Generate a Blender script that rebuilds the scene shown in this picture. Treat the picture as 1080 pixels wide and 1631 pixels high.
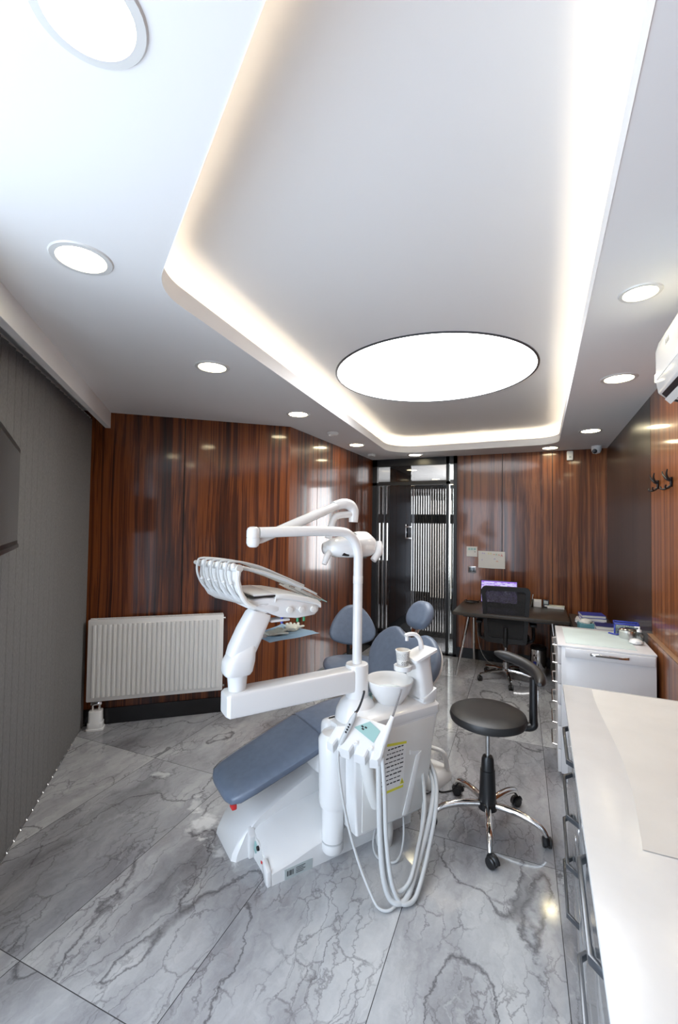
import bpy, bmesh, math, random
from mathutils import Vector, Matrix
random.seed(7)
PI = math.pi
S = bpy.context.scene
for o in list(bpy.data.objects): bpy.data.objects.remove(o)
COL = S.collection

# ------------------------------------------------------------------ camera
cam = bpy.data.objects.new('camera', bpy.data.cameras.new('camera'))
COL.objects.link(cam); S.camera = cam
cam.data.sensor_fit = 'HORIZONTAL'; cam.data.sensor_width = 36.0
cam.data.lens = 36.0 * 702.0 / 1080.0
cam.data.clip_start = 0.02
YAW, PIT, ROL = math.radians(24.55), math.radians(1.76), math.radians(0.76)
hd = Vector((-math.sin(YAW), math.cos(YAW), 0)); r0 = Vector((math.cos(YAW), math.sin(YAW), 0)); Zv = Vector((0, 0, 1))
fw = hd * math.cos(PIT) + Zv * math.sin(PIT); up0 = -hd * math.sin(PIT) + Zv * math.cos(PIT)
rt = r0 * math.cos(ROL) + up0 * math.sin(ROL); upv = up0 * math.cos(ROL) - r0 * math.sin(ROL)
m = Matrix.Identity(4)
for i in range(3): m[i][0], m[i][1], m[i][2] = rt[i], upv[i], -fw[i]
m.translation = (0, 0, 1.67)
cam.matrix_world = m

# ------------------------------------------------------------------ exposure, sky
S.view_settings.view_transform = 'Standard'; S.view_settings.look = 'None'
S.view_settings.gamma = 1.0; S.view_settings.use_curve_mapping = False
S.view_settings.exposure = 0.97
W = bpy.data.worlds.new('world'); S.world = W; W.use_nodes = True
W.node_tree.nodes['Background'].inputs[0].default_value = (0.72, 0.83, 1.0, 1)
W.node_tree.nodes['Background'].inputs[1].default_value = 1.2

# lamp strengths
L_PANEL, L_DOWN, L_STRIP, L_WIN, L_PAVE, L_HALL = 4.4, 20.0, 7.0, 42.0, 9.5, 120.0

def area(name, loc, to, sx, sy, power, color, spread=PI):
    d = bpy.data.lights.new(name, 'AREA'); d.shape = 'RECTANGLE'; d.size = sx; d.size_y = sy
    d.energy = power; d.color = color; d.spread = spread
    o = bpy.data.objects.new(name, d); COL.objects.link(o); o.location = loc
    o.rotation_euler = (Vector(to) - Vector(loc)).to_track_quat('-Z', 'Y').to_euler()
    return o
# daylight coming in through the open shop front beside the blinds
area('daylight_sky', (-1.50, -0.45, 1.30), (0.2, 1.4, 1.45), 2.2, 2.2, L_WIN, (0.72, 0.85, 1.0))
area('daylight_pavement', (-2.35, -1.2, 0.05), (0.0, 0.9, 2.3), 2.6, 2.0, L_PAVE, (0.72, 0.85, 1.0))
area('hall_daylight', (-0.2, 8.6, 1.6), (-1.6, 6.5, 1.2), 1.5, 1.8, L_HALL, (0.95, 0.97, 1.0))

# ------------------------------------------------------------------ node helpers
class NT:
    def __init__(s, name):
        s.m = bpy.data.materials.new(name); s.m.use_nodes = True
        s.t = s.m.node_tree; s.b = s.t.nodes['Principled BSDF']; s.out = s.t.nodes['Material Output']
    def n(s, typ, **kw):
        o = s.t.nodes.new(typ)
        for k, v in kw.items():
            if k.startswith('i_'):
                key = k[2:]; key = int(key) if key.isdigit() else key.replace('_', ' ')
                inp = o.inputs[key]
                if hasattr(v, 'is_output'): s.t.links.new(v, inp)
                else: inp.default_value = v
            else: setattr(o, k, v)
        return o
    def math(s, op, a, b=0.0, c=None):
        o = s.t.nodes.new('ShaderNodeMath'); o.operation = op
        for i, v in enumerate((a, b) if c is None else (a, b, c)):
            if hasattr(v, 'is_output'): s.t.links.new(v, o.inputs[i])
            else: o.inputs[i].default_value = v
        return o.outputs[0]
    def mix(s, f, a, b, mode='MIX'):
        o = s.t.nodes.new('ShaderNodeMix'); o.data_type = 'RGBA'; o.blend_type = mode
        for i, v in ((0, f), (6, a), (7, b)):
            if hasattr(v, 'is_output'): s.t.links.new(v, o.inputs[i])
            else: o.inputs[i].default_value = v if i == 0 or len(v) == 4 else (*v, 1)
        return o.outputs[2]
    def ramp(s, f, *stops):
        o = s.t.nodes.new('ShaderNodeValToRGB'); e = o.color_ramp.elements
        while len(e) < len(stops): e.new(0.5)
        for el, (p, c) in zip(e, stops):
            el.position = p; el.color = (*c, 1) if len(c) == 3 else c
        s.t.links.new(f, o.inputs[0]); return o.outputs[0]
    def link(s, a, b): s.t.links.new(a, b)

def mat(name, col, rough=0.4, metal=0.0, coat=0.0, spec=None, noise=0.0, bump=0.0, scale=60, emit=None, es=0.0, trans=0.0, ior=None, alpha=1.0):
    N = NT(name); b = N.b
    b.inputs['Base Color'].default_value = (*col, 1)
    b.inputs['Roughness'].default_value = rough; b.inputs['Metallic'].default_value = metal
    b.inputs['Coat Weight'].default_value = coat; b.inputs['Coat Roughness'].default_value = 0.06
    if spec is not None: b.inputs['Specular IOR Level'].default_value = spec
    if emit: b.inputs['Emission Color'].default_value = (*emit, 1); b.inputs['Emission Strength'].default_value = es
    if trans: b.inputs['Transmission Weight'].default_value = trans
    if ior: b.inputs['IOR'].default_value = ior
    b.inputs['Alpha'].default_value = alpha
    if noise or bump:
        tc = N.n('ShaderNodeTexCoord'); nz = N.n('ShaderNodeTexNoise', i_Vector=tc.outputs['Object'], i_Scale=scale, i_Detail=4.0)
        if noise:
            lo = tuple(c * (1 - noise) for c in col); hi = tuple(min(1, c * (1 + noise)) for c in col)
            N.link(N.ramp(nz.outputs[0], (0.3, lo), (0.7, hi)), b.inputs['Base Color'])
        if bump:
            bp = N.n('ShaderNodeBump', i_Strength=bump, i_Distance=0.002, i_Height=nz.outputs[0]); N.link(bp.outputs[0], b.inputs['Normal'])
    return N.m

def wood_mat(name, dark, mid, light, rough=0.3, coat=0.55, crough=0.085):
    N = NT(name); b = N.b
    tc = N.n('ShaderNodeTexCoord')
    mp = N.n('ShaderNodeMapping', i_Vector=tc.outputs['Object']); mp.inputs['Scale'].default_value = (1, 1, 0.018)
    mp2 = N.n('ShaderNodeMapping', i_Vector=tc.outputs['Object']); mp2.inputs['Scale'].default_value = (1, 1, 0.35)
    wv = N.n('ShaderNodeTexNoise', i_Vector=mp2.outputs[0], i_Scale=2.0, i_Detail=2.0)
    dist = N.n('ShaderNodeVectorMath', operation='SCALE', i_0=wv.outputs['Color']); dist.inputs['Scale'].default_value = 0.05
    ad = N.n('ShaderNodeVectorMath', operation='ADD', i_0=mp.outputs[0], i_1=dist.outputs[0])
    n1 = N.n('ShaderNodeTexNoise', i_Vector=ad.outputs[0], i_Scale=22.0, i_Detail=6.0, i_Roughness=0.6)
    n2 = N.n('ShaderNodeTexNoise', i_Vector=ad.outputs[0], i_Scale=110.0, i_Detail=3.0)
    n3 = N.n('ShaderNodeTexNoise', i_Vector=mp.outputs[0], i_Scale=3.0, i_Detail=2.0)
    f = N.math('ADD', N.math('MULTIPLY', n1.outputs[0], 0.62), N.math('ADD', N.math('MULTIPLY', n2.outputs[0], 0.22), N.math('MULTIPLY', n3.outputs[0], 0.2)))
    c = N.ramp(f, (0.40, dark), (0.50, mid), (0.57, light), (0.68, mid))
    N.link(c, b.inputs['Base Color'])
    b.inputs['Specular IOR Level'].default_value = 0.25; b.inputs['Roughness'].default_value = rough; b.inputs['Coat Weight'].default_value = coat; b.inputs['Coat Roughness'].default_value = crough
    return N.m

CALCITE = [(-2.28, 2.205, 0.07), (-1.92, 2.15, 0.05), (-1.83, 2.08, 0.08), (-1.72, 1.985, 0.10), (-1.62, 1.90, 0.05), (-1.50, 1.82, 0.08), (-1.39, 1.87, 0.05)]
def marble_mat():
    N = NT('marble_tile'); b = N.b
    tc = N.n('ShaderNodeTexCoord'); mp = N.n('ShaderNodeMapping', i_Vector=tc.outputs['Object'])
    mp.inputs['Rotation'].default_value = (0, 0, math.radians(-2.2))
    sp = N.n('ShaderNodeSeparateXYZ', i_Vector=mp.outputs[0])
    X = N.math('DIVIDE', N.math('ADD', sp.outputs[0], 0.478 + 0.64 * 20), 0.64)
    Y = N.math('DIVIDE', N.math('ADD', sp.outputs[1], -1.145 + 1.315 * 20), 1.315)
    fx, fy = N.math('FRACT', X), N.math('FRACT', Y); ix, iy = N.math('FLOOR', X), N.math('FLOOR', Y)
    dx = N.math('MULTIPLY', N.math('MINIMUM', fx, N.math('SUBTRACT', 1.0, fx)), 0.64)
    dy = N.math('MULTIPLY', N.math('MINIMUM', fy, N.math('SUBTRACT', 1.0, fy)), 1.315)
    joint = N.math('LESS_THAN', N.math('MINIMUM', dx, dy), 0.0016)
    idv = N.n('ShaderNodeCombineXYZ', i_X=ix, i_Y=iy)
    rnd = N.n('ShaderNodeTexWhiteNoise', i_Vector=idv.outputs[0])
    off = N.n('ShaderNodeVectorMath', operation='SCALE', i_0=rnd.outputs['Color']); off.inputs['Scale'].default_value = 14.0
    P = N.n('ShaderNodeVectorMath', operation='ADD', i_0=mp.outputs[0], i_1=off.outputs[0]).outputs[0]
    w1 = N.n('ShaderNodeTexNoise', i_Vector=P, i_Scale=2.6, i_Detail=3.0, i_Roughness=0.5)
    ws = N.n('ShaderNodeVectorMath', operation='SCALE', i_0=w1.outputs['Color']); ws.inputs['Scale'].default_value = 0.30
    Q = N.n('ShaderNodeVectorMath', operation='ADD', i_0=P, i_1=ws.outputs[0]).outputs[0]
    q2 = N.n('ShaderNodeMapping', i_Vector=Q); q2.inputs['Scale'].default_value = (1.0, 0.55, 1); q2.inputs['Rotation'].default_value = (0, 0, 0.5)
    w3 = N.n('ShaderNodeTexNoise', i_Vector=P, i_Scale=5.0, i_Detail=6.0, i_Roughness=0.65)
    w3s = N.n('ShaderNodeVectorMath', operation='SCALE', i_0=w3.outputs['Color']); w3s.inputs['Scale'].default_value = 0.16
    q3 = N.n('ShaderNodeMapping', i_Vector=N.n('ShaderNodeVectorMath', operation='ADD', i_0=P, i_1=w3s.outputs[0]).outputs[0]); q3.inputs['Scale'].default_value = (1.5, 0.5, 1); q3.inputs['Rotation'].default_value = (0, 0, 0.35)
    cloud = N.n('ShaderNodeTexNoise', i_Vector=q3.outputs[0], i_Scale=2.2, i_Detail=9.0, i_Roughness=0.66)
    base = N.ramp(cloud.outputs[0], (0.30, (0.21, 0.205, 0.212)), (0.44, (0.35, 0.347, 0.353)), (0.56, (0.47, 0.47, 0.47)), (0.72, (0.62, 0.615, 0.60)))
    def vein(src, scale, width, detail=3.0, rough=0.55):
        nz = N.n('ShaderNodeTexNoise', i_Vector=src, i_Scale=scale, i_Detail=detail, i_Roughness=rough)
        a = N.math('ABSOLUTE', N.math('SUBTRACT', nz.outputs[0], 0.5))
        return N.math('SUBTRACT', 1.0, N.math('MINIMUM', N.math('DIVIDE', a, width), 1.0))
    vo = N.n('ShaderNodeTexVoronoi', feature='DISTANCE_TO_EDGE', i_Vector=q3.outputs[0], i_Scale=3.6)
    crack = N.math('SUBTRACT', 1.0, N.math('MINIMUM', N.math('DIVIDE', vo.outputs['Distance'], 0.016), 1.0))
    vo2 = N.n('ShaderNodeTexVoronoi', feature='DISTANCE_TO_EDGE', i_Vector=q3.outputs[0], i_Scale=11.0)
    crack2 = N.math('SUBTRACT', 1.0, N.math('MINIMUM', N.math('DIVIDE', vo2.outputs['Distance'], 0.05), 1.0))
    msk = N.ramp(N.n('ShaderNodeTexNoise', i_Vector=P, i_Scale=3.0, i_Detail=2.0).outputs[0], (0.44, (0, 0, 0)), (0.60, (1, 1, 1)))
    msk2 = N.ramp(N.n('ShaderNodeTexNoise', i_Vector=Q, i_Scale=1.6, i_Detail=2.0).outputs[0], (0.48, (0, 0, 0)), (0.62, (1, 1, 1)))
    c = N.mix(N.math('MULTIPLY', N.math('MULTIPLY', crack2, msk), 0.55), base, (0.085, 0.075, 0.08))
    c = N.mix(N.math('MULTIPLY', N.math('MULTIPLY', crack, msk2), 0.5), c, (0.06, 0.052, 0.056))
    c = N.mix(N.math('MULTIPLY', vein(q3.outputs[0], 1.1, 0.0055, 2.0, 0.5), 0.7), c, (0.05, 0.045, 0.05))
    wv = N.math('MULTIPLY', vein(q3.outputs[0], 1.7, 0.006, 3.0, 0.55), N.ramp(N.n('ShaderNodeTexNoise', i_Vector=Q, i_Scale=4.0).outputs[0], (0.46, (0, 0, 0)), (0.58, (1, 1, 1))))
    c = N.mix(N.math('MULTIPLY', wv, 0.28), c, (0.66, 0.66, 0.64))
    blob = None
    wz = N.n('ShaderNodeTexNoise', i_Vector=mp.outputs[0], i_Scale=6.0, i_Detail=4.0, i_Roughness=0.65)
    wc = N.n('ShaderNodeVectorMath', operation='SUBTRACT', i_0=wz.outputs['Color'], i_1=(0.5, 0.5, 0.5))
    wsx = N.n('ShaderNodeVectorMath', operation='SCALE', i_0=wc.outputs[0]); wsx.inputs['Scale'].default_value = 0.32
    wflat = N.n('ShaderNodeVectorMath', operation='MULTIPLY', i_0=wsx.outputs[0], i_1=(1.0, 1.0, 0.0))
    warp = N.n('ShaderNodeVectorMath', operation='ADD', i_0=tc.outputs['Object'], i_1=wflat.outputs[0]).outputs[0]
    nb = N.n('ShaderNodeTexNoise', i_Vector=mp.outputs[0], i_Scale=9.0, i_Detail=5.0)
    for bx_, by_, br_ in CALCITE:
        dd = N.n('ShaderNodeVectorMath', operation='DISTANCE', i_0=warp, i_1=(bx_, by_, 0.0)).outputs['Value']
        v_ = N.math('SUBTRACT', 1.0, N.math('DIVIDE', dd, br_)); blob = v_ if blob is None else N.math('MAXIMUM', blob, v_)
    blob = N.math('ADD', N.math('MAXIMUM', blob, 0.0), N.math('MULTIPLY', N.math('SUBTRACT', nb.outputs[0], 0.5), 0.6))
    c = N.mix(N.ramp(blob, (0.2, (0, 0, 0)), (0.6, (0.8, 0.8, 0.8))), c, (0.74, 0.74, 0.72))
    tint = N.mix(rnd.outputs['Value'], (0.76, 0.772, 0.81), (1.06, 1.07, 1.09))
    c = N.mix(1.0, c, tint, 'MULTIPLY')
    c = N.mix(joint, c, (0.06, 0.058, 0.06))
    N.link(c, b.inputs['Base Color'])
    b.inputs['Roughness'].default_value = 0.09; b.inputs['Specular IOR Level'].default_value = 0.55
    return N.m

def blind_mat():
    N = NT('blind_fabric'); b = N.b
    tc = N.n('ShaderNodeTexCoord'); mp = N.n('ShaderNodeMapping', i_Vector=tc.outputs['Object']); mp.inputs['Scale'].default_value = (1, 1, 0.15)
    nz = N.n('ShaderNodeTexNoise', i_Vector=mp.outputs[0], i_Scale=420.0, i_Detail=2.0)
    N.link(N.ramp(nz.outputs[0], (0.3, (0.135, 0.132, 0.130)), (0.7, (0.20, 0.196, 0.192))), b.inputs['Base Color'])
    b.inputs['Roughness'].default_value = 0.85
    return N.m

def mesh_mat(name, col, hole=0.35, scale=260.0):
    N = NT(name); tc = N.n('ShaderNodeTexCoord')
    vo = N.n('ShaderNodeTexVoronoi', i_Vector=tc.outputs['Object'], i_Scale=scale)
    f = N.math('LESS_THAN', vo.outputs['Distance'], hole)
    tr = N.n('ShaderNodeBsdfTransparent'); mx = N.n('ShaderNodeMixShader')
    N.link(f, mx.inputs[0]); N.link(N.b.outputs[0], mx.inputs[1]); N.link(tr.outputs[0], mx.inputs[2]); N.link(mx.outputs[0], N.out.inputs[0])
    N.b.inputs['Base Color'].default_value = (*col, 1); N.b.inputs['Roughness'].default_value = 0.7
    return N.m

def glass_mat(name, tint=(0.92, 0.95, 0.94), refl=0.12, rough=0.0, ior=1.5):
    N = NT(name); N.t.nodes.remove(N.b)
    tr = N.n('ShaderNodeBsdfTransparent'); tr.inputs[0].default_value = (*tint, 1)
    gl = N.n('ShaderNodeBsdfGlossy'); gl.inputs['Roughness'].default_value = rough
    fr = N.n('ShaderNodeFresnel'); fr.inputs[0].default_value = ior
    mx = N.n('ShaderNodeMixShader'); N.link(N.math('ADD', fr.outputs[0], refl), mx.inputs[0])
    N.link(tr.outputs[0], mx.inputs[1]); N.link(gl.outputs[0], mx.inputs[2]); N.link(mx.outputs[0], N.out.inputs[0])
    return N.m

def emit_mat(name, col, strength):
    return mat(name, (0.8, 0.8, 0.8), 0.5, emit=col, es=strength)

M = dict(
    paint=mat('ceiling_paint', (0.85, 0.845, 0.835), 0.75, bump=0.02, scale=200),
    wood=wood_mat('mahogany_laminate', (0.018, 0.004, 0.002), (0.082, 0.019, 0.005), (0.215, 0.058, 0.013)),
    wood_lit=wood_mat('mahogany_laminate_lit', (0.055, 0.017, 0.008), (0.155, 0.050, 0.020), (0.28, 0.10, 0.036), coat=0.5),  # same mahogany, colour brightened to carry the light falling on the back wall
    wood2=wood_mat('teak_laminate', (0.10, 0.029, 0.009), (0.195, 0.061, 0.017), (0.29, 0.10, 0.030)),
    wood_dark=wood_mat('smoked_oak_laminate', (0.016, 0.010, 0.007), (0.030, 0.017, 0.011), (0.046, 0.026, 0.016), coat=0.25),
    seam=mat('seam_black', (0.006, 0.005, 0.005), 0.5),
    base_black=mat('black_gloss_skirting', (0.008, 0.008, 0.009), 0.25),
    floor=marble_mat(), blind=blind_mat(),
    white=mat('white_plastic', (0.80, 0.80, 0.795), 0.22, coat=0.3),
    white2=mat('warm_white_plastic', (0.74, 0.735, 0.71), 0.3, coat=0.2),
    enamel=mat('white_enamel', (0.82, 0.815, 0.80), 0.3, coat=0.2),
    lacquer=mat('white_lacquer', (0.80, 0.80, 0.81), 0.25, coat=0.2),
    quartz=mat('white_quartz_top', (0.76, 0.755, 0.74), 0.22, noise=0.03, scale=9),
    paper=mat('cream_paper', (0.73, 0.715, 0.675), 0.6, noise=0.03, scale=7, bump=0.3),
    hose=mat('grey_hose', (0.56, 0.57, 0.57), 0.45),
    leather=mat('blue_grey_vinyl', (0.140, 0.176, 0.240), 0.36, noise=0.08, scale=30, bump=0.05),
    blackv=mat('black_vinyl', (0.022, 0.021, 0.021), 0.42, bump=0.06, scale=300),
    blackp=mat('black_plastic', (0.012, 0.012, 0.013), 0.35),
    chrome=mat('chrome', (0.82, 0.80, 0.78), 0.07, 1.0),
    steel=mat('brushed_steel', (0.62, 0.62, 0.62), 0.25, 1.0),
    gun=mat('gunmetal', (0.13, 0.14, 0.155), 0.28, 0.85),
    desk=mat('dark_oak_top', (0.050, 0.042, 0.035), 0.35, noise=0.2, scale=25),
    glass=glass_mat('clear_glass'), smoke=glass_mat('smoked_glass', (0.72, 0.72, 0.72), 0.05),
    blackglass=mat('black_glass', (0.006, 0.006, 0.007), 0.03, coat=0.5),
    tv=mat('dark_screen', (0.075, 0.075, 0.08), 0.15, coat=0.3),
    tealb=mat('teal_label', (0.32, 0.52, 0.50), 0.4), label=mat('pale_label', (0.45, 0.50, 0.50), 0.4),
    red=mat('red_plastic', (0.65, 0.03, 0.03), 0.35), yellow=mat('yellow_print', (0.72, 0.68, 0.06), 0.5),
    ink=mat('black_ink', (0.02, 0.02, 0.022), 0.6), greyink=mat('grey_ink', (0.22, 0.22, 0.23), 0.6),
    blue=mat('blue_plastic', (0.03, 0.05, 0.36), 0.35), green=mat('green_plastic', (0.02, 0.25, 0.10), 0.4),
    bluemat=mat('light_blue_paper', (0.54, 0.72, 0.85), 0.7), glove=mat('latex_cream', (0.74, 0.76, 0.66), 0.6),
    mint=mat('pale_mint_paper', (0.66, 0.755, 0.735), 0.5, noise=0.04, scale=8),
    clear=glass_mat('clear_plastic', (0.86, 0.92, 0.92), 0.06, 0.05),
    film=glass_mat('clear_film', (1, 1, 1), 0.0, 0.12, 1.12),
    panel=emit_mat('ceiling_panel_glow', (0.97, 0.98, 1.0), L_PANEL),
    down=emit_mat('downlight_glow', (1.0, 0.87, 0.56), L_DOWN),
    strip=emit_mat('led_strip_glow', (1.0, 0.84, 0.64), L_STRIP),
    glaze=mat('pale_glaze', (0.50, 0.545, 0.53), 0.08, coat=0.6),
    screen=None,
)

# ------------------------------------------------------------------ geometry helpers
def V(*a): return Vector(a)
def RZ(deg): return Matrix.Rotation(math.radians(deg), 4, 'Z')
def T(x, y, z): return Matrix.Translation((x, y, z))

class MB:
    """collects shapes, then links them as one mesh object"""
    def __init__(s): s.bm = bmesh.new()
    def _add(s, tmp, mi=0):
        for f in tmp.faces: f.material_index = mi
        me = bpy.data.meshes.new('t'); tmp.to_mesh(me); tmp.free(); s.bm.from_mesh(me); bpy.data.meshes.remove(me); return s
    def box(s, lo, hi, bev=0.0, seg=2, M4=None, mi=0):
        t = bmesh.new(); bmesh.ops.create_cube(t, size=1)
        c = [(a + b) / 2 for a, b in zip(lo, hi)]; d = [abs(b - a) for a, b in zip(lo, hi)]
        for v in t.verts: v.co = V(*[c[i] + v.co[i] * d[i] for i in range(3)])
        if bev: bmesh.ops.bevel(t, geom=t.edges[:], offset=min(bev, min(d) * 0.49), segments=seg, affect='EDGES', profile=0.5)
        if M4: t.transform(M4)
        return s._add(t, mi)
    def prism(s, pts, axis, a, b, bev=0.0, seg=2, M4=None, mi=0):
        """extrude a 2-D outline along axis 0/1/2 from a to b"""
        t = bmesh.new(); rings = []
        for h in (a, b):
            ring = []
            for p in pts:
                q = list(p); q.insert(axis, h); ring.append(t.verts.new(q))
            rings.append(ring)
        n = len(pts)
        t.faces.new(rings[0]); t.faces.new(rings[1])
        for i in range(n): t.faces.new((rings[0][i], rings[0][(i + 1) % n], rings[1][(i + 1) % n], rings[1][i]))
        bmesh.ops.recalc_face_normals(t, faces=t.faces[:])
        if bev: bmesh.ops.bevel(t, geom=[e for e in t.edges if e.calc_face_angle(0) > 0.5], offset=bev, segments=seg, affect='EDGES', profile=0.5)
        if M4: t.transform(M4)
        return s._add(t, mi)
    def loft(s, rings, closed=True, caps=True, M4=None, mi=0):
        t = bmesh.new(); R = [[t.verts.new(p) for p in ring] for ring in rings]
        n = len(rings[0])
        for a, b in zip(R, R[1:]):
            for i in range(n if closed else n - 1):
                try: t.faces.new((a[i], a[(i + 1) % n], b[(i + 1) % n], b[i]))
                except ValueError: pass
        if caps and closed:
            t.faces.new(R[0]); t.faces.new(R[-1])
        bmesh.ops.recalc_face_normals(t, faces=t.faces[:])
        if M4: t.transform(M4)
        return s._add(t, mi)
    def lathe(s, prof, n=32, M4=None, mi=0, caps=True):
        rings = [[(r * math.cos(2 * PI * k / n), r * math.sin(2 * PI * k / n), z) for k in range(n)] for r, z in prof]
        return s.loft(rings, True, caps, M4, mi)
    def tube(s, path, rad, n=10, mi=0, smooth=0, caps=True, flat=1.0, M4=None):
        P = [Vector(p) for p in path]; R = rad if isinstance(rad, (list, tuple)) else [rad] * len(P)
        if smooth:
            P2, R2 = [], []
            for i in range(len(P) - 1):
                p0, p1, p2, p3 = P[max(i - 1, 0)], P[i], P[i + 1], P[min(i + 2, len(P) - 1)]
                for k in range(smooth):
                    u = k / smooth
                    P2.append(0.5 * ((2 * p1) + (p2 - p0) * u + (2 * p0 - 5 * p1 + 4 * p2 - p3) * u * u + (3 * p1 - p0 - 3 * p2 + p3) * u ** 3))
                    R2.append(R[i] * (1 - u) + R[i + 1] * u)
            P2.append(P[-1]); R2.append(R[-1]); P, R = P2, R2
        tan = [(P[min(i + 1, len(P) - 1)] - P[max(i - 1, 0)]).normalized() for i in range(len(P))]
        nrm = tan[0].orthogonal().normalized() if abs(tan[0].z) > 0.95 else Vector((-tan[0].y, tan[0].x, 0)).normalized()
        rings = []
        for p, t_, r in zip(P, tan, R):
            nrm = (nrm - t_ * nrm.dot(t_)).normalized(); b = t_.cross(nrm)
            rings.append([p + nrm * (r * math.cos(2 * PI * k / n)) + b * (r * flat * math.sin(2 * PI * k / n)) for k in range(n)])
        return s.loft(rings, True, caps, M4, mi)
    def rings2(s, path, prof, M4=None, mi=0, caps=True):
        return s.loft(path, True, caps, M4, mi)
    def build(s, name, mats, parent=None, smooth=True, M4=None, ang=35):
        me = bpy.data.meshes.new(name)
        bmesh.ops.recalc_face_normals(s.bm, faces=s.bm.faces[:]) if False else None
        s.bm.to_mesh(me); s.bm.free()
        for mm in (mats if isinstance(mats, (list, tuple)) else [mats]): me.materials.append(mm)
        if smooth:
            for p in me.polygons: p.use_smooth = True
            me.set_sharp_from_angle(angle=math.radians(ang))
        o = bpy.data.objects.new(name, me); COL.objects.link(o)
        if parent: o.parent = parent
        if M4: o.matrix_local = M4
        return o

def thing(name, label, cat, loc=(0, 0, 0), rz=0.0, group=None):
    o = bpy.data.objects.new(name, None); COL.objects.link(o); o.empty_display_size = 0.05
    o.location = loc; o.rotation_euler = (0, 0, math.radians(rz))
    return tag(o, label, cat, group)
def tag(o, label, cat, group=None):
    o['label'] = label; o['category'] = cat
    if group: o['group'] = group
    return o
def struct(o): o['kind'] = 'structure'; return o
def dup(root, loc=None, rz=None, label=None, group=None):
    r = root.copy(); COL.objects.link(r)
    if loc is not None: r.location = loc
    if rz is not None: r.rotation_euler = (0, 0, math.radians(rz))
    if label: r['label'] = label
    if group: r['group'] = group
    for ch in list(root.children):
        c = ch.copy(); COL.objects.link(c); c.parent = r
        for g in list(ch.children):
            d = g.copy(); COL.objects.link(d); d.parent = c
    return r
def superell(w, h, n=40, e=4.0):
    out = []
    for k in range(n):
        a = 2 * PI * k / n; c, s_ = math.cos(a), math.sin(a)
        out.append((w * math.copysign(abs(c) ** (2 / e), c), h * math.copysign(abs(s_) ** (2 / e), s_)))
    return out
def rpoly(pts, rads, seg=10):
    out = []; n = len(pts)
    for i in range(n):
        p, a, b = Vector(pts[i]), Vector(pts[i - 1]), Vector(pts[(i + 1) % n])
        u, v = (a - p).normalized(), (b - p).normalized(); r = rads[i] if isinstance(rads, (list, tuple)) else rads
        if r <= 0: out.append((p.x, p.y)); continue
        th = u.angle(v); d = r / math.tan(th / 2); cen = p + (u + v).normalized() * (r / math.sin(th / 2))
        s0, s1 = p + u * d - cen, p + v * d - cen
        a0 = math.atan2(s0.y, s0.x); da = math.atan2(s1.y, s1.x) - a0
        while da > PI: da -= 2 * PI
        while da < -PI: da += 2 * PI
        for k in range(seg + 1):
            t = a0 + da * k / seg; out.append((cen.x + r * math.cos(t), cen.y + r * math.sin(t)))
    return out
def offset_poly(pts, d):
    out = []; n = len(pts)
    for i in range(n):
        p, a, b = Vector(pts[i]), Vector(pts[i - 1]), Vector(pts[(i + 1) % n])
        e1, e2 = (p - a), (b - p)
        if e1.length < 1e-7 or e2.length < 1e-7: out.append((p.x, p.y)); continue
        e1.normalize(); e2.normalize()
        n1, n2 = Vector((e1.y, -e1.x)), Vector((e2.y, -e2.x)); mn = (n1 + n2).normalized()
        out.append((p.x + mn.x * d / max(0.3, mn.dot(n1)), p.y + mn.y * d / max(0.3, mn.dot(n1))))
    return out

# ------------------------------------------------------------------ room shell
HC = 2.60
AX = V(0.749, 0.663, 0); LX = V(0.663, -0.749, 0)         # along radiator wall, along blinds wall (towards the viewer)
C_AS = V(-2.155, 3.585, 0)                                # corner radiator wall / side wall
C_AL = C_AS - AX * 1.80                                   # corner radiator wall / blinds wall
BK, RT, SD, FR = 5.86, 0.70, -2.155, -1.0

def wall_frame(p, d):                                     # local x along d, local -y into the room side, z up
    d = d.normalized(); m4 = Matrix.Identity(4); nrm = Zv.cross(d)
    for i in range(3): m4[i][0], m4[i][1], m4[i][2] = d[i], nrm[i], Zv[i]
    m4.translation = p; return m4
def panel_wall(name, p, d, cuts, mats, z0=0.0, z1=HC + 0.3, gap=0.009, matidx=None):
    """clad wall: panels between cuts, thin dark joints between them; local +y is outwards"""
    b = MB(); F = wall_frame(p, d)
    b.box((cuts[0], 0.012, z0), (cuts[-1], 0.10, z1), M4=F, mi=len(mats) - 1)
    for i, (a, c) in enumerate(zip(cuts, cuts[1:])):
        b.box((a + (gap / 2 if i else 0), 0.0, z0), (c - (gap / 2 if i < len(cuts) - 2 else 0), 0.012, z1), bev=0.0, M4=F, mi=matidx[i] if matidx else 0)
    return struct(b.build(name, mats, smooth=False))

fl = MB().box((-5, -3, -0.1), (2.5, 9.5, 0.0)).build('floor', M['floor'], smooth=False); struct(fl)

# local +y of wall_frame(p,d) = z x d : outward must be +y, so run d with the room on its right-hand side
panel_wall('wall_back_left', C_AL - AX * 0.14, AX, [0, 0.14 + 0.86, 1.94], [M['wood'], M['seam']])
panel_wall('wall_left_side', C_AS + V(0, 0, 0), V(0, 1, 0), [0, 0.57, 1.14, 1.71, BK - C_AS.y], [M['wood'], M['seam']])
panel_wall('wall_back', V(-0.985, BK, 0), V(1, 0, 0), [0, 0.553, 1.119, RT + 0.985], [M['wood_lit'], M['seam']])
panel_wall('wall_right', V(RT, BK, 0), V(0, -1, 0), [0, BK - 3.68, BK - 2.45, BK - 1.2, BK - 0.0, BK - FR], [M['wood'], M['wood_dark'], M['wood2'], M['seam']], matidx=[1, 2, 2, 2, 2])
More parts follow.
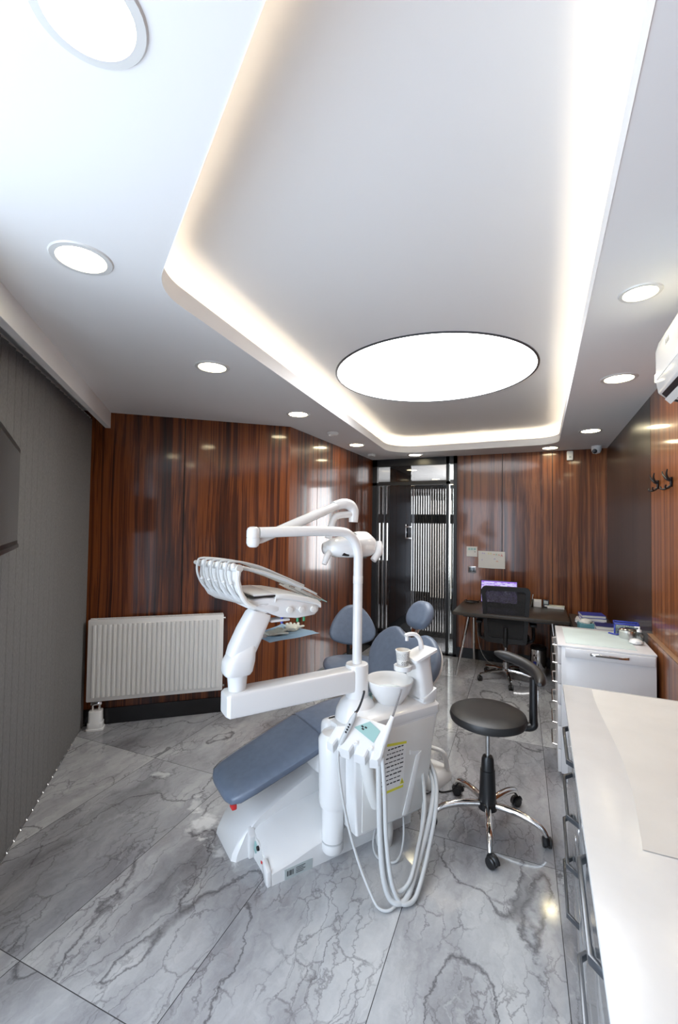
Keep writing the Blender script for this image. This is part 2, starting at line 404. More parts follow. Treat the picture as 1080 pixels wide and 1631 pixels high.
# blinds wall: solid up to the shop-front opening, which begins out of frame on the left
LW0 = C_AL + V(-0.749, -0.663, 0) * 0.0
def lw(s, off=0.0): return LW0 + LX * s + V(-0.749, -0.663, 0) * off
b = MB(); F = wall_frame(lw(0), -LX)
def lbox(s0, s1, z0, z1, t=0.12, mi=0): b.box((-s1, 0, z0), (-s0, t, z1), M4=F, mi=mi)
S_OPEN0, S_OPEN1, S_END = 2.50, 4.75, 5.0
lbox(-0.1, S_OPEN0, 0, 2.9); lbox(S_OPEN1, S_END, 0, 2.9); lbox(S_OPEN0, S_OPEN1, 2.42, 2.9)
struct(b.build('wall_left', M['paint'], smooth=False))
b = MB()
for s in (S_OPEN0 + 0.03, (S_OPEN0 + S_OPEN1) / 2, S_OPEN1 - 0.03): b.box((-s - 0.03, 0.03, 0), (-s + 0.03, 0.09, 2.42), M4=F)
b.box((-S_OPEN1, 0.03, 2.36), (-S_OPEN0, 0.09, 2.42), M4=F)
struct(b.build('window_1', M['gun'], smooth=False))
pe = lw(S_END)
struct(MB().box((pe.x - 0.1, FR - 0.1, 0), (RT + 0.1, FR, 2.9)).build('wall_front', M['paint'], smooth=False))

# ceiling with its rounded recess
hole = rpoly([(0.185, 0.205), (0.185, 5.385), (-1.745, 5.40), (-1.385, 1.258)], [0.06, 0.22, 0.34, 0.30], 12)
ring_area = sum(hole[i - 1][0] * p[1] - p[0] * hole[i - 1][1] for i, p in enumerate(hole))
if ring_area < 0: hole = hole[::-1]
outer = [(C_AL.x - 0.35, C_AL.y - 0.1), (pe.x - 0.25, FR - 0.2), (RT + 0.1, FR - 0.2), (RT + 0.1, BK + 0.1), (SD - 0.1, BK + 0.1), (SD - 0.12, C_AS.y + 0.05)]
t = bmesh.new()
def loop(pts, z): 
    vs = [t.verts.new((x, y, z)) for x, y in pts]; return [t.edges.new((vs[i - 1], vs[i])) for i in range(len(vs))]
bmesh.ops.triangle_fill(t, edges=loop(outer, HC) + loop(hole, HC), use_beauty=True)
rec = offset_poly(hole, 0.17); ZT = 2.79
vs = [t.verts.new((x, y, ZT)) for x, y in rec]; t.faces.new(vs)
lo = [t.verts.new((x, y, HC + 0.012)) for x, y in rec]
inn = [t.verts.new((x, y, HC + 0.012)) for x, y in hole]
for i in range(len(rec)):
    t.faces.new((vs[i - 1], vs[i], lo[i], lo[i - 1])); t.faces.new((lo[i - 1], lo[i], inn[i], inn[i - 1]))
me = bpy.data.meshes.new('ceiling'); t.to_mesh(me); t.free(); me.materials.append(M['paint'])
ceil = bpy.data.objects.new('ceiling', me); COL.objects.link(ceil); struct(ceil)
lip_o = offset_poly(hole, 0.018)
b = MB(); n_ = len(hole)
b.loft([[(x, y, HC - 0.002) for x, y in hole], [(x, y, HC + 0.078) for x, y in hole], [(x, y, HC + 0.078) for x, y in lip_o], [(x, y, HC) for x, y in lip_o]], caps=False)
struct(b.build('trim_1', M['paint'], ang=50))
so, si = offset_poly(hole, 0.10), offset_poly(hole, 0.085)
b = MB(); b.loft([[(x, y, HC + 0.014) for x, y in q] for q in (si,)] + [[(x, y, HC + 0.024) for x, y in si], [(x, y, HC + 0.024) for x, y in so], [(x, y, HC + 0.014) for x, y in so]], caps=False)
tag(b.build('led_strip', M['strip']), 'warm white cove light strip hidden around the ceiling recess', 'light strip')

# pelmet over the blinds
b = MB(); b.box((-2.6, -0.262, 2.467), (0.0, -0.222, 2.605), M4=F)
struct(b.build('trim_2', M['paint'], smooth=False))
# skirting
def skirt(name, p, d, l, h=0.13, mi='base_black', s0=0.0): struct(MB().box((s0, -0.014, 0), (l, 0.0, h), M4=wall_frame(p, d)).build(name, M[mi], smooth=False))
skirt('baseboard_back_left', C_AL, AX, 1.80); skirt('baseboard_left_side', C_AS, V(0, 1, 0), BK - C_AS.y); skirt('baseboard_back', V(-0.985, BK, 0), V(1, 0, 0), RT + 0.985)

# ------------------------------------------------------------------ glass door and the hall behind it
dx0, dx1 = SD, -0.985
door = MB()
for x in ((dx0, dx0 + 0.07), (-1.125, -1.085), (-1.03, dx1)): door.box((x[0], BK - 0.02, 0), (x[1], BK + 0.05, HC + 0.1))
door.box((dx0, BK - 0.02, 2.50), (dx1, BK + 0.05, HC + 0.1)); door.box((dx0, BK - 0.02, 2.235), (-1.085, BK + 0.05, 2.275)); door.box((dx0, BK - 0.02, 0), (dx1, BK + 0.05, 0.03))
do = struct(door.build('door_1', M['blackp'], smooth=False))
MB().box((dx0 + 0.07, BK + 0.01, 0.03), (-1.90, BK + 0.02, 2.50)).build('glass_pane', M['smoke'], do, smooth=False)
MB().box((-1.60, BK + 0.01, 0.03), (-1.125, BK + 0.02, 2.50)).build('glass_pane', M['smoke'], do, smooth=False)
MB().box((-1.085, BK + 0.01, 0.03), (-1.03, BK + 0.02, 2.50)).build('glass_pane', M['glass'], do, smooth=False)
MB().box((-1.90, BK - 0.005, 0.03), (-1.60, BK + 0.03, 2.50)).build('door_panel', M['blackglass'], do, smooth=False)
MB().box((-1.985, BK - 0.004, 0.03), (-1.975, BK + 0.03, 2.235)).build('brass_strip', M['gun'], do, smooth=False)
hb = MB()
for lo_, hi_ in (((-1.665, BK - 0.05, 1.50), (-1.65, BK - 0.035, 1.70)), ((-1.665, BK - 0.05, 1.655), (-1.58, BK - 0.035, 1.675)), ((-1.665, BK - 0.05, 1.50), (-1.58, BK - 0.035, 1.52)), ((-1.66, BK - 0.045, 1.58), (-1.645, BK, 1.60))): hb.box(lo_, hi_, 0.003)
hb.build('door_handle', M['steel'], do)
# hall shell
hs = MB(); hs.box((-4.2, 9.0, 0), (1.6, 9.1, 2.9)); hs.box((-4.3, BK + 0.1, 0), (-4.2, 9.1, 2.9)); hs.box((0.7, BK + 0.2, 0), (0.8, 9.1, 2.9)); hs.box((-4.2, BK + 0.1, 0), (SD - 0.1, BK + 0.2, 2.9))
struct(hs.build('wall_hall', [M['wood_dark']], smooth=False))
struct(MB().box((-4.3, BK + 0.1, 2.62), (1.6, 9.1, 2.72)).build('ceiling_hall', M['paint'], smooth=False))
for i, (x0, x1, n, y, z0, z1, lab) in enumerate([(-1.93, -1.06, 23, 6.75, 0.0, 2.25, 'black slatted screen standing in the hall behind the glass door'), (-2.66, -2.10, 9, 6.6, 0.0, 2.3, 'narrow dark slatted screen at the left side of the hall')]):
    tS = thing('slat_screen', lab, 'screen', ((x0 + x1) / 2, y, 0))
    sb = MB(); w = (x1 - x0) / n
    for k in range(n): sb.box((x0 - (x0 + x1) / 2 + w * k, -0.02, z0), (x0 - (x0 + x1) / 2 + w * k + w * 0.52, 0.02, z1))
    sb.build('slats', M['blackp'], tS, smooth=False)
    hw = (x1 - x0) / 2
    for za, zb_ in ((z1, z1 + 0.06), (1.72, 1.86), (0.0, 0.08)): MB().box((-hw, -0.025, za), (hw, 0.025, zb_)).build('rail', M['blackp'], tS, smooth=False)
tag(MB().box((-2.05, 8.90, 0.25), (-1.35, 8.99, 2.20)).build('light_box', emit_mat('hall_glow_warm', (1.0, 0.80, 0.62), 0.30), smooth=False), 'warm dim lit panel at the right end of the hall behind slats', 'light panel')
tag(MB().box((-2.62, 8.90, 0.35), (-2.05, 8.99, 2.30)).build('light_box', emit_mat('hall_glow', (0.93, 0.97, 1.0), 1.3), smooth=False), 'bright frosted window at the end of the hall behind slats', 'window')
tag(MB().box((-3.45, 8.90, 0.95), (-2.85, 8.99, 1.85)).build('light_box', emit_mat('hall_glow_dim', (0.93, 0.97, 1.0), 1.6), smooth=False), 'dim frosted window at the left end of the hall', 'window')
tB = MB(); tB.lathe([(0.02, 0.0), (0.24, 0.0), (0.24, 0.03), (0.03, 0.05), (0.03, 0.68), (0.35, 0.70), (0.35, 0.73), (0.0, 0.73)], 24)
# ------------------------------------------------------------------ downlights
def downlight(x, y, label, first=[None]):
    if first[0] is None:
        r = thing('downlight', label, 'ceiling light', (x, y, HC), 0, 'round recessed downlights'); first[0] = r
        MB().lathe([(0.076, -0.001), (0.080, -0.006), (0.098, -0.005), (0.102, 0.0), (0.076, 0.0)], 40, caps=False).build('trim_ring', M['white2'], r)
        MB().lathe([(0.0, -0.002), (0.077, -0.002), (0.077, 0.0), (0.0, 0.0)], 40, caps=False).build('diffuser', M['down'], r)
        return r
    return dup(first[0], (x, y, HC), 0, label)
for x, y, lab in [(-0.75, 0.511, 'largest round downlight, cut by the top left edge of the photo'),
                  (-1.473, 1.008, 'round downlight over the blinds, second nearest on the left'),
                  (-1.769, 2.036, 'round downlight left of the recess, in front of the radiator wall'),
                  (-1.846, 3.191, 'round downlight above the corner where the side wall begins'),
                  (-1.92, 4.664, 'round downlight beside the white smoke detector and the recess'),
                  (-1.478, 5.586, 'round downlight just in front of the glass door'),
                  (0.104, 5.62, 'round downlight by the back wall beyond the far right recess corner'),
                  (0.436, 4.762, 'round downlight on the right strip nearest the dome camera'),
                  (0.442, 3.158, 'round downlight on the right strip, beyond the air conditioner'),
                  (0.358, 2.036, 'nearest round downlight on the right strip, beside the air conditioner')]:
    q_ = downlight(x, y, lab)
    if y == 2.036 and x > 0: q_.scale = (0.74, 0.74, 1)
# big round panel
r = thing('ceiling_panel_light', 'large round luminous panel set in the recessed ceiling', 'ceiling light', (-0.715, 3.19, ZT))
MB().lathe([(0.70, 0.0), (0.70, -0.006), (0.715, -0.006), (0.715, 0.0)], 96, caps=False).build('rim', M['gun'], r)
MB().lathe([(0.0, -0.003), (0.70, -0.003)], 96, caps=False).build('diffuser', M['panel'], r)
# smoke detectors, camera, sensor
o = MB().lathe([(0.0, 0.0), (0.055, 0.0), (0.058, -0.012), (0.045, -0.028), (0.0, -0.032)], 28).build('smoke_detector', M['white2'], M4=T(-1.89, 3.96, HC)); tag(o, 'round white smoke detector on the ceiling left of the recess', 'smoke detector')
o = MB().box((-0.04, -0.04, -0.035), (0.04, 0.04, 0.0), 0.008).build('motion_sensor', M['white2'], M4=T(-1.98, 5.33, HC)); tag(o, 'small white square sensor on the ceiling above the door corner', 'sensor')
r = thing('dome_camera', 'white dome security camera in the back right ceiling corner', 'camera', (0.575, 5.68, HC))
MB().lathe([(0.0, 0.0), (0.052, 0.0), (0.052, -0.03), (0.05, -0.05), (0.035, -0.08), (0.0, -0.09)], 28).build('housing', M['white'], r)
MB().lathe([(0.0, 0.0), (0.026, 0.0), (0.024, 0.018), (0.0, 0.022)], 20, M4=T(-0.022, -0.045, -0.062) @ Matrix.Rotation(math.radians(105), 4, 'X')).build('lens', M['blackp'], r)
r = thing('wall_sensor', 'white upright sensor box high on the back wall under the ceiling', 'sensor', (0.32, BK, 2.53))
MB().box((-0.034, -0.045, -0.055), (0.034, 0.0, 0.055), 0.01).build('housing', M['white'], r); MB().box((-0.012, -0.048, -0.03), (0.012, -0.044, -0.008), 0.002).build('lens', M['label'], r)

# ------------------------------------------------------------------ vertical blind (s runs along the blinds wall from the corner)
def bl(s, off, z): p = LW0 + LX * s + V(0.749, 0.663, 0) * off; return V(p.x, p.y, z)
r = thing('vertical_blind', 'grey fabric vertical blind covering the left wall, floor to pelmet', 'blind', bl(1.2, 0.107, 0), 0)
Li = r.matrix_basis.inverted() if False else T(-r.location.x, -r.location.y, -r.location.z)
b = MB(); cb = MB(); chain = []; ns = 29; pitch = 0.086
for k in range(ns):
    s0 = 0.035 + k * pitch
    pa, pb = bl(s0 - 0.004, 0.128, 0), bl(s0 + pitch + 0.012, 0.082, 0)
    mid = (pa + pb) / 2 + V(0.749, 0.663, 0) * 0.015
    q = []
    for (z) in (0.012, 2.525): q.append([(p.x, p.y, z) for p in (pa, mid, pb)] + [(p.x - 0.0011, p.y - 0.001, z) for p in (pb, mid, pa)])
    b.loft(q)
    c = bl(s0 - 0.002, 0.134, 0.022)
    chain.append(c); cb.lathe([(0.0, -0.006), (0.006, 0.0), (0.0, 0.006)], 8, M4=T(*c))
b.build('slats', M['blind'], r, M4=Li, ang=20)
cb.tube(chain, 0.0012, 5); cb.build('weight_chain', M['chrome'], r, M4=Li)
b = MB(); p = [bl(0.0, 0.09, 2.545), bl(2.55, 0.09, 2.545)]
b.tube(p, 0.022, 4); b.build('headrail', M['white2'], r, M4=Li, smooth=False)

# ------------------------------------------------------------------ television on a ceiling pole
tvd = V(math.sin(math.radians(-55.7)), math.cos(math.radians(-55.7)), 0); tvR = V(-2.215, 1.245, 0)
r = thing('television', 'flat black television hanging in front of the grey blinds', 'television', tvR - tvd * 0.36 + V(0, 0, 1.55))
m4 = Matrix.Identity(4); nrm = Zv.cross(tvd)
for i in range(3): m4[i][0], m4[i][1], m4[i][2] = tvd[i], nrm[i], Zv[i]
# local x towards the far edge, local y away from the viewer
b = MB(); b.box((-0.40, -0.004, 0.0), (0.36, 0.035, 0.462), 0.008); b.build('casing', M['blackp'], r, M4=m4)
b = MB(); b.box((-0.376, -0.007, 0.034), (0.315, -0.0035, 0.430)); b.build('screen', M['tv'], r, M4=m4, smooth=False)
b = MB(); b.box((-0.40, -0.009, -0.002), (0.36, -0.002, 0.016), 0.002); b.build('bezel', M['gun'], r, M4=m4)
b = MB(); b.tube([(-0.02, 0.07, 0.24), (-0.02, 0.07, 1.05)], 0.02, 12); b.box((-0.12, 0.03, 0.15), (0.08, 0.07, 0.33), 0.005); b.build('mount', M['blackp'], r, M4=m4)

# ------------------------------------------------------------------ radiator
FA = wall_frame(C_AL, AX)                                   # x along wall from the blinds corner, -y into the room
r = thing('radiator', 'white ribbed panel radiator on the wooden wall beside the blinds', 'radiator', C_AL)
x0, x1, zb, zt = 0.165, 1.215, 0.225, 0.875
b = MB(); b.box((x0, -0.11, zb), (x1, -0.095, zt), 0.004, M4=FA.copy() if False else None)
nr = 27; w = (x1 - x0 - 0.05) / nr
for k in range(nr):
    xa = x0 + 0.025 + k * w
    b.prism([(xa + w * 0.14, -0.109), (xa + w * 0.30, -0.121), (xa + w * 0.70, -0.121), (xa + w * 0.86, -0.109)], 2, zb + 0.035, zt - 0.035)
RA = FA.to_3x3().to_4x4()
b.build('front_panel', M['enamel'], r, M4=RA)
MB().box((x0 + 0.005, -0.045, zb + 0.01), (x1 - 0.005, -0.035, zt - 0.01), 0.003).build('rear_panel', M['enamel'], r, M4=RA)
for x in (x0 - 0.003, x1 - 0.001): MB().box((x, -0.108, zb + 0.005), (x + 0.004, -0.035, zt), 0.001).build('side_cover', M['enamel'], r, M4=RA)
b = MB(); b.box((x0, -0.108, zt - 0.004), (x1, -0.100, zt + 0.006)); b.box((x0, -0.045, zt - 0.004), (x1, -0.037, zt + 0.006))
for k in range(80): b.box((x0 + k * 0.01305 + 0.004, -0.105, zt - 0.002), (x0 + k * 0.01305 + 0.009, -0.040, zt + 0.004))
b.build('top_grille', M['enamel'], r, M4=RA, smooth=False)
b = MB(); b.tube([(x0 + 0.04, -0.075, 0.0), (x0 + 0.04, -0.075, zb + 0.02)], 0.010, 10); b.tube([(x0 + 0.09, -0.075, 0.0), (x0 + 0.09, -0.075, zb + 0.02)], 0.010, 10); b.box((x0 + 0.025, -0.095, zb - 0.035), (x0 + 0.11, -0.055, zb - 0.01), 0.006)
b.build('valve', M['chrome'], r, M4=RA)
b = MB(); prof = [(0.062, 0.0), (0.066, 0.0), (0.066, 0.012), (0.058, 0.016), (0.058, 0.055), (0.052, 0.062), (0.050, 0.145), (0.046, 0.15)]
b.loft([[(x0 + 0.065 + px * rr * 1.0, -0.078 + py * rr * 0.8, z) for px, py in superell(1, 1, 24, 5)] for rr, z in prof]); b.build('pipe_cover', M['white'], r, M4=RA)
for (x, z) in ((x1 + 0.008, zt - 0.03), (x1 + 0.008, zb + 0.03)): MB().tube([(x - 0.01, -0.075, z), (x + 0.012, -0.075, z)], 0.010, 10).build('plug', M['chrome'], r, M4=RA)

# ------------------------------------------------------------------ dental chair (local x = patient's left side, local y = towards the head)
CH = thing('dental_chair', 'white dental treatment unit with blue-grey patient chair, lamp and tray arms', 'dental chair', (-1.133, 1.781, 0), -33.0)
def P(name, b, m_, par=None, ang=35, label=None):
    o = b.build(name, M[m_] if isinstance(m_, str) else m_, par or CH, ang=ang)
    if label: o['label'] = label
    return o
# plinth
b = MB(); secs = []
def plinth_sec(y, zs, zr, xl=-0.235): return [(0.004, y, 0.0), (0.002, y, zs - 0.012), (-0.012, y, zs + 0.004), (-0.16, y, zr - 0.022), (-0.195, y, zr - 0.008), (-0.215, y, zr), (xl, y, zr - 0.012), (xl, y, 0.0)]
for y, zs, zr in [(0.0, 0.062, 0.128), (0.03, 0.066, 0.150), (0.10, 0.076, 0.172), (0.20, 0.100, 0.192), (0.36, 0.128, 0.215), (0.60, 0.165, 0.235), (0.85, 0.17, 0.24)]: secs.append(plinth_sec(y, zs, zr))
b.loft(secs)
pl_ = P('base_plinth', b, 'white', ang=28)
b = MB(); b.prism([(-0.205, 0.0), (-0.035, 0.0), (-0.060, 0.060), (-0.150, 0.108), (-0.190, 0.112)], 1, -0.004, 0.002); P('control_recess', b, 'enamel', pl_, label='grey service panel at the foot end')
b = MB(); b.prism([(-0.196, 0.05), (-0.172, 0.042), (-0.165, 0.085), (-0.186, 0.095)], 1, -0.010, -0.003, 0.001); P('switch', b, 'tealb', pl_, label='teal rocker switch')
b = MB(); b.lathe([(0.0, 0), (0.012, 0), (0.010, 0.010), (0, 0.012)], 16, M4=T(-0.146, -0.003, 0.083) @ Matrix.Rotation(PI / 2, 4, 'X')); P('gauge', b, 'blackp', pl_, label='black round gauge')
b = MB()
for k in range(3): b.box((-0.112 + 0.012 * k, -0.007, 0.035 + 0.003 * k), (-0.105 + 0.012 * k, -0.003, 0.046 + 0.003 * k))
P('warning_print', b, 'red', pl_)
b = MB(); b.prism([(-0.245, 0.0), (-0.205, 0.0), (-0.205, 0.02), (-0.196, 0.112), (-0.225, 0.15), (-0.245, 0.12)], 1, -0.03, 0.0, 0.004); P('front_leg', b, 'white', pl_)
b = MB(); b.prism([(-0.035, 0.0), (0.006, 0.0), (0.0, 0.066), (-0.055, 0.095), (-0.062, 0.06)], 1, -0.022, 0.0, 0.004); P('front_leg', b, 'white', pl_)
b = MB(); b.box((0.0005, 0.066, 0.0), (0.0055, 0.215, 0.048)); P('rating_label', b, 'label', pl_, label='grey rating plate with barcode')
b = MB()
for k, wk in enumerate((3, 1, 2, 3, 1, 2, 1)): b.box((0.0055, 0.078 + k * 0.0055, 0.014), (0.0062, 0.078 + k * 0.0055 + wk * 0.0013, 0.038))
for k in range(4): b.box((0.0055, 0.125, 0.012 + 0.008 * k), (0.0062, 0.165 + 0.01 * (k % 2), 0.0145 + 0.008 * k))
P('barcode', b, 'ink', pl_)
# foot-end shell
b = MB(); rings = []
def shell_ring(z, x0, x1, y0, y1, chx, n=1):
    return [(x0 + chx, y0, z), (x1 - 0.02, y0, z), (x1, y0 + 0.02, z), (x1, y1, z), (x0, y1, z), (x0, y0 + chx * 1.1, z)]
for z, x0_, x1_, y0_, ch in [(0.0, -0.64, -0.222, -0.11, 0.16), (0.03, -0.636, -0.222, -0.105, 0.16), (0.12, -0.60, -0.222, -0.06, 0.13), (0.19, -0.56, -0.214, 0.02, 0.11), (0.25, -0.52, -0.205, 0.13, 0.10), (0.31, -0.49, -0.195, 0.25, 0.09), (0.36, -0.46, -0.19, 0.36, 0.06), (0.40, -0.44, -0.19, 0.46, 0.04)]:
    rings.append(shell_ring(z, x0_, x1_, y0_, 0.95, ch))
b.loft(rings)
P('base_shell', b, 'white', ang=40)
b = MB(); b.box((-0.40, 0.30, 0.36), (-0.10, 0.85, 0.50), 0.03, 3); P('seat_support', b, 'white')
# cushions
def cushion(stations, n=28, e=3.2):
    """stations: (y, z_mid, half_width, half_thickness, xc)"""
    return [[(xc + px, y + pz * ty, z + pz) for px, pz in superell(hw, ht, n, e)] for y, z, hw, ht, xc, ty in stations]
b = MB()
st = [(-0.178, 0.375, 0.06, 0.010, -0.245, 0), (-0.175, 0.376, 0.11, 0.022, -0.245, 0), (-0.160, 0.380, 0.150, 0.030, -0.245, 0), (-0.125, 0.390, 0.172, 0.034, -0.245, 0), (-0.05, 0.415, 0.183, 0.035, -0.245, 0), (0.10, 0.465, 0.192, 0.035, -0.245, 0), (0.22, 0.505, 0.198, 0.035, -0.245, 0), (0.315, 0.536, 0.20, 0.035, -0.245, 0)]
b.loft(cushion(st)); lc = P('leg_cushion', b, 'leather')
b = MB(); st2 = [(y, z + 0.002, hw + 0.003, ht + 0.0025, xc, t_) for y, z, hw, ht, xc, t_ in st[1:]]; b.loft(cushion(st2)); P('plastic_cover', b, 'film', lc, label='clear plastic protective cover over the foot end')
b = MB(); b.loft(cushion([(0.318, 0.538, 0.196, 0.030, -0.245, 0), (0.33, 0.541, 0.20, 0.036, -0.245, 0), (0.55, 0.560, 0.22, 0.042, -0.245, 0), (0.72, 0.560, 0.225, 0.045, -0.245, 0), (0.84, 0.565, 0.21, 0.042, -0.245, 0), (0.87, 0.57, 0.18, 0.03, -0.245, 0)])); P('seat_cushion', b, 'leather')
b = MB(); b.box((-0.165, -0.150, 0.318), (-0.125, -0.125, 0.352), 0.006); P('release_lever', b, 'red', label='small red release tab under the foot end')
# backrest: butterfly outline in the (x, t) plane, reclined
bo = [(-0.12, 0.0), (0.12, 0.0), (0.185, 0.08), (0.255, 0.17), (0.305, 0.25), (0.315, 0.325), (0.285, 0.405), (0.215, 0.47), (0.14, 0.490), (0.07, 0.465), (0.0, 0.445)]
bo = bo + [(-x, t_) for x, t_ in bo[-2:2:-1]] + [(-0.185, 0.08)]
def smooth_loop(pts, sub=5):
    out = []; n = len(pts)
    for i in range(n):
        p0, p1, p2, p3 = [Vector(pts[(i + k - 1) % n]) for k in range(4)]
        for k in range(sub):
            u = k / sub; q = 0.5 * ((2 * p1) + (p2 - p0) * u + (2 * p0 - 5 * p1 + 4 * p2 - p3) * u * u + (3 * p1 - p0 - 3 * p2 + p3) * u ** 3); out.append((q.x, q.y))
    return out
def pad(outline, th, cen, crown=0.02, edge=0.02):
    """cushion from an outline: rounded edge and crowned face, in local (x, t, n)"""
    rings = []
    for k in range(-4, 5):
        a = k / 4 * PI / 2; inset = edge * (1 - math.cos(a)); n_ = th / 2 * math.sin(a)
        o_ = offset_poly(outline, -inset); rings.append([(x, t_, n_) for x, t_ in o_])
    for sc, dn in ((0.8, 0.5), (0.55, 0.8), (0.25, 0.97), (0.03, 1.0)):
        o_ = offset_poly(outline, -edge); rings.append([(cen[0] + (x - cen[0]) * sc, cen[1] + (t_ - cen[1]) * sc, th / 2 + crown * dn) for x, t_ in o_])
    o_ = offset_poly(outline, -edge); rings.insert(0, [(cen[0] + (x - cen[0]) * 0.03, cen[1] + (t_ - cen[1]) * 0.03, -th / 2) for x, t_ in o_])
    return rings
def plane_frame(org, tilt_deg):                              # x = x, t leans back by tilt from vertical, n faces the foot end
    tl = math.radians(tilt_deg); mm = Matrix.Identity(4)
    ax = (V(1, 0, 0), V(0, math.sin(tl), math.cos(tl)), V(0, -math.cos(tl), math.sin(tl)))
    for c in range(3):
        for i in range(3): mm[i][c] = ax[c][i]
    mm.translation = org; return mm
outl = smooth_loop(bo); BKF = plane_frame(V(-0.27, 0.86, 0.56), 30)
if sum(outl[i - 1][0] * p[1] - p[0] * outl[i - 1][1] for i, p in enumerate(outl)) < 0: outl = outl[::-1]
b = MB(); b.loft(pad(outl, 0.055, (0, 0.27), 0.0, 0.024), M4=BKF); P('backrest', b, 'leather', ang=60)
b = MB(); b.loft([[(x * sc, 0.25 + (t_ - 0.25) * sc, -0.030 - dz) for x, t_ in outl] for sc, dz in ((0.955, 0), (0.955, 0.015), (0.8, 0.035), (0.02, 0.04))], M4=BKF); P('backrest_shell', b, 'white2')
HDF = plane_frame(V(-0.27, 1.165, 1.085), 32)
ho = smooth_loop([(-0.085, -0.10), (0.0, -0.115), (0.085, -0.10), (0.125, -0.03), (0.115, 0.05), (0.06, 0.105), (0.0, 0.115), (-0.06, 0.105), (-0.115, 0.05), (-0.125, -0.03)])
b = MB(); b.loft(pad([(x * 0.84, y * 0.84) for x, y in ho], 0.075, (0, 0), 0.0, 0.035), M4=HDF); P('headrest', b, 'leather', ang=60)
b = MB(); b.box((-0.03, 0.35, -0.02), (0.03, 0.60, -0.008), 0.003, M4=BKF); P('headrest_stem', b, 'chrome')

# water unit cabinet
b = MB(); rings = []
for z, xl, xr, ya, yb in [(0.172, -0.06, 0.150, 0.375, 0.80), (0.18, -0.065, 0.155, 0.37, 0.81), (0.40, -0.08, 0.156, 0.355, 0.855), (0.60, -0.10, 0.158, 0.35, 0.90), (0.655, -0.105, 0.158, 0.35, 0.915)]:
    rings.append([(x, y, z) for x, y in rpoly([(xr, ya), (xr, yb), (xl, yb), (xl, ya)], [0.012, 0.03, 0.03, 0.03], 5)])
b.loft(rings); uc = P('unit_cabinet', b, 'white', ang=30)
b = MB(); rings = []
for z, e in [(0.655, 0.0), (0.665, 0.004), (0.70, 0.002), (0.715, -0.012), (0.722, -0.03)]:
    rings.append([(x, y, z + (0.0 if y < 0.6 else 0.0)) for x, y in rpoly([(0.158 + e, 0.42 - e), (0.158 + e, 0.925 + e), (-0.11 - e, 0.925 + e), (-0.11 - e, 0.42 - e)], 0.035, 5)])
b.loft(rings); P('unit_top', b, 'white', ang=30)
b = MB(); b.box((0.152, 0.40, 0.185), (0.1605, 0.80, 0.20)) if False else b.prism([(0.40, 0.19), (0.80, 0.185), (0.845, 0.40), (0.875, 0.645), (0.40, 0.645)], 0, 0.152, 0.1595, 0.002); sp = P('side_panel', b, 'white2', uc)
b = MB(); b.prism([(0.700, 0.505), (0.775, 0.485), (0.765, 0.47), (0.70, 0.485)], 0, 0.159, 0.162); b.prism([(0.742, 0.472), (0.778, 0.486), (0.692, 0.19), (0.650, 0.19)], 0, 0.159, 0.165, 0.002); P('grip_groove', b, 'white', uc)
b = MB(); b.prism([(0.545, 0.575), (0.675, 0.560), (0.655, 0.335), (0.49, 0.33)], 0, 0.1592, 0.1605); P('instruction_sticker', b, 'enamel', uc, label='instruction sticker with yellow bands and black print')
for q_, nm in (([(0.547, 0.575), (0.676, 0.560), (0.675, 0.548), (0.546, 0.562)], 'yellow_band'), ([(0.492, 0.343), (0.655, 0.345), (0.654, 0.333), (0.491, 0.330)], 'yellow_band'), ([(0.632, 0.352), (0.660, 0.352), (0.646, 0.382)], 'warning_triangle')):
    b = MB(); b.prism(q_, 0, 0.1604, 0.1612); P(nm, b, 'yellow', uc)
b = MB()
rn = random.Random(3)
for k in range(9):
    z = 0.540 - k * 0.021; y = 0.553 - 0.0062 * k
    while y < 0.655 - 0.004 * k:
        ww = rn.uniform(0.010, 0.026); b.box((0.1604, y, z), (0.1609, min(y + ww, 0.655), z + (0.006 if k % 2 == 0 else 0.0045))); y += ww + 0.005
P('print', b, 'ink', uc)
b = MB(); b.prism([(0.644, 0.357), (0.648, 0.357), (0.6465, 0.373)], 0, 0.161, 0.1618); P('triangle_print', b, 'ink', uc)
# suction canister at the foot side of the cabinet
b = MB(); b.lathe([(0.0, 0.05), (0.048, 0.05), (0.055, 0.062), (0.055, 0.10), (0.052, 0.104), (0.055, 0.108), (0.055, 0.27), (0.066, 0.275), (0.072, 0.30), (0.075, 0.50), (0.078, 0.60), (0.06, 0.63), (0.0, 0.64)], 32, M4=T(0.01, 0.325, 0)); sc_ = P('suction_canister', b, 'white')
b = MB(); b.lathe([(0.0562, 0.100), (0.0562, 0.106)], 32, M4=T(0.01, 0.325, 0), caps=False); P('canister_seam', b, 'hose', sc_)
b = MB(); b.box((-0.125, 0.315, 0.30), (-0.05, 0.50, 0.655), 0.03, 3); P('canister_housing', b, 'white')
# column hood, collar, pole
PX, PY = -0.033, 0.492
b = MB(); b.lathe([(0.118, 0.60), (0.118, 0.64), (0.108, 0.70), (0.085, 0.745), (0.062, 0.765), (0.061, 0.925), (0.058, 0.934), (0.0, 0.936)], 40, M4=T(PX, PY, 0)); P('column_hood', b, 'white')
b = MB(); b.tube([(PX, PY, 0.93), (PX, PY, 1.44), (PX, PY - 0.001, 1.515), (PX, PY - 0.018, 1.575), (PX, PY - 0.058, 1.618), (PX, PY - 0.115, 1.637), (PX, 0.20, 1.640), (PX, -0.08, 1.632)], 0.0255, 20, smooth=4); lp = P('lamp_pole', b, 'white')
b = MB(); b.lathe([(0.0258, 1.36), (0.0264, 1.361), (0.0264, 1.40), (0.0258, 1.401)], 24, M4=T(PX, PY, 0), caps=False); P('pole_ring', b, 'enamel', lp)
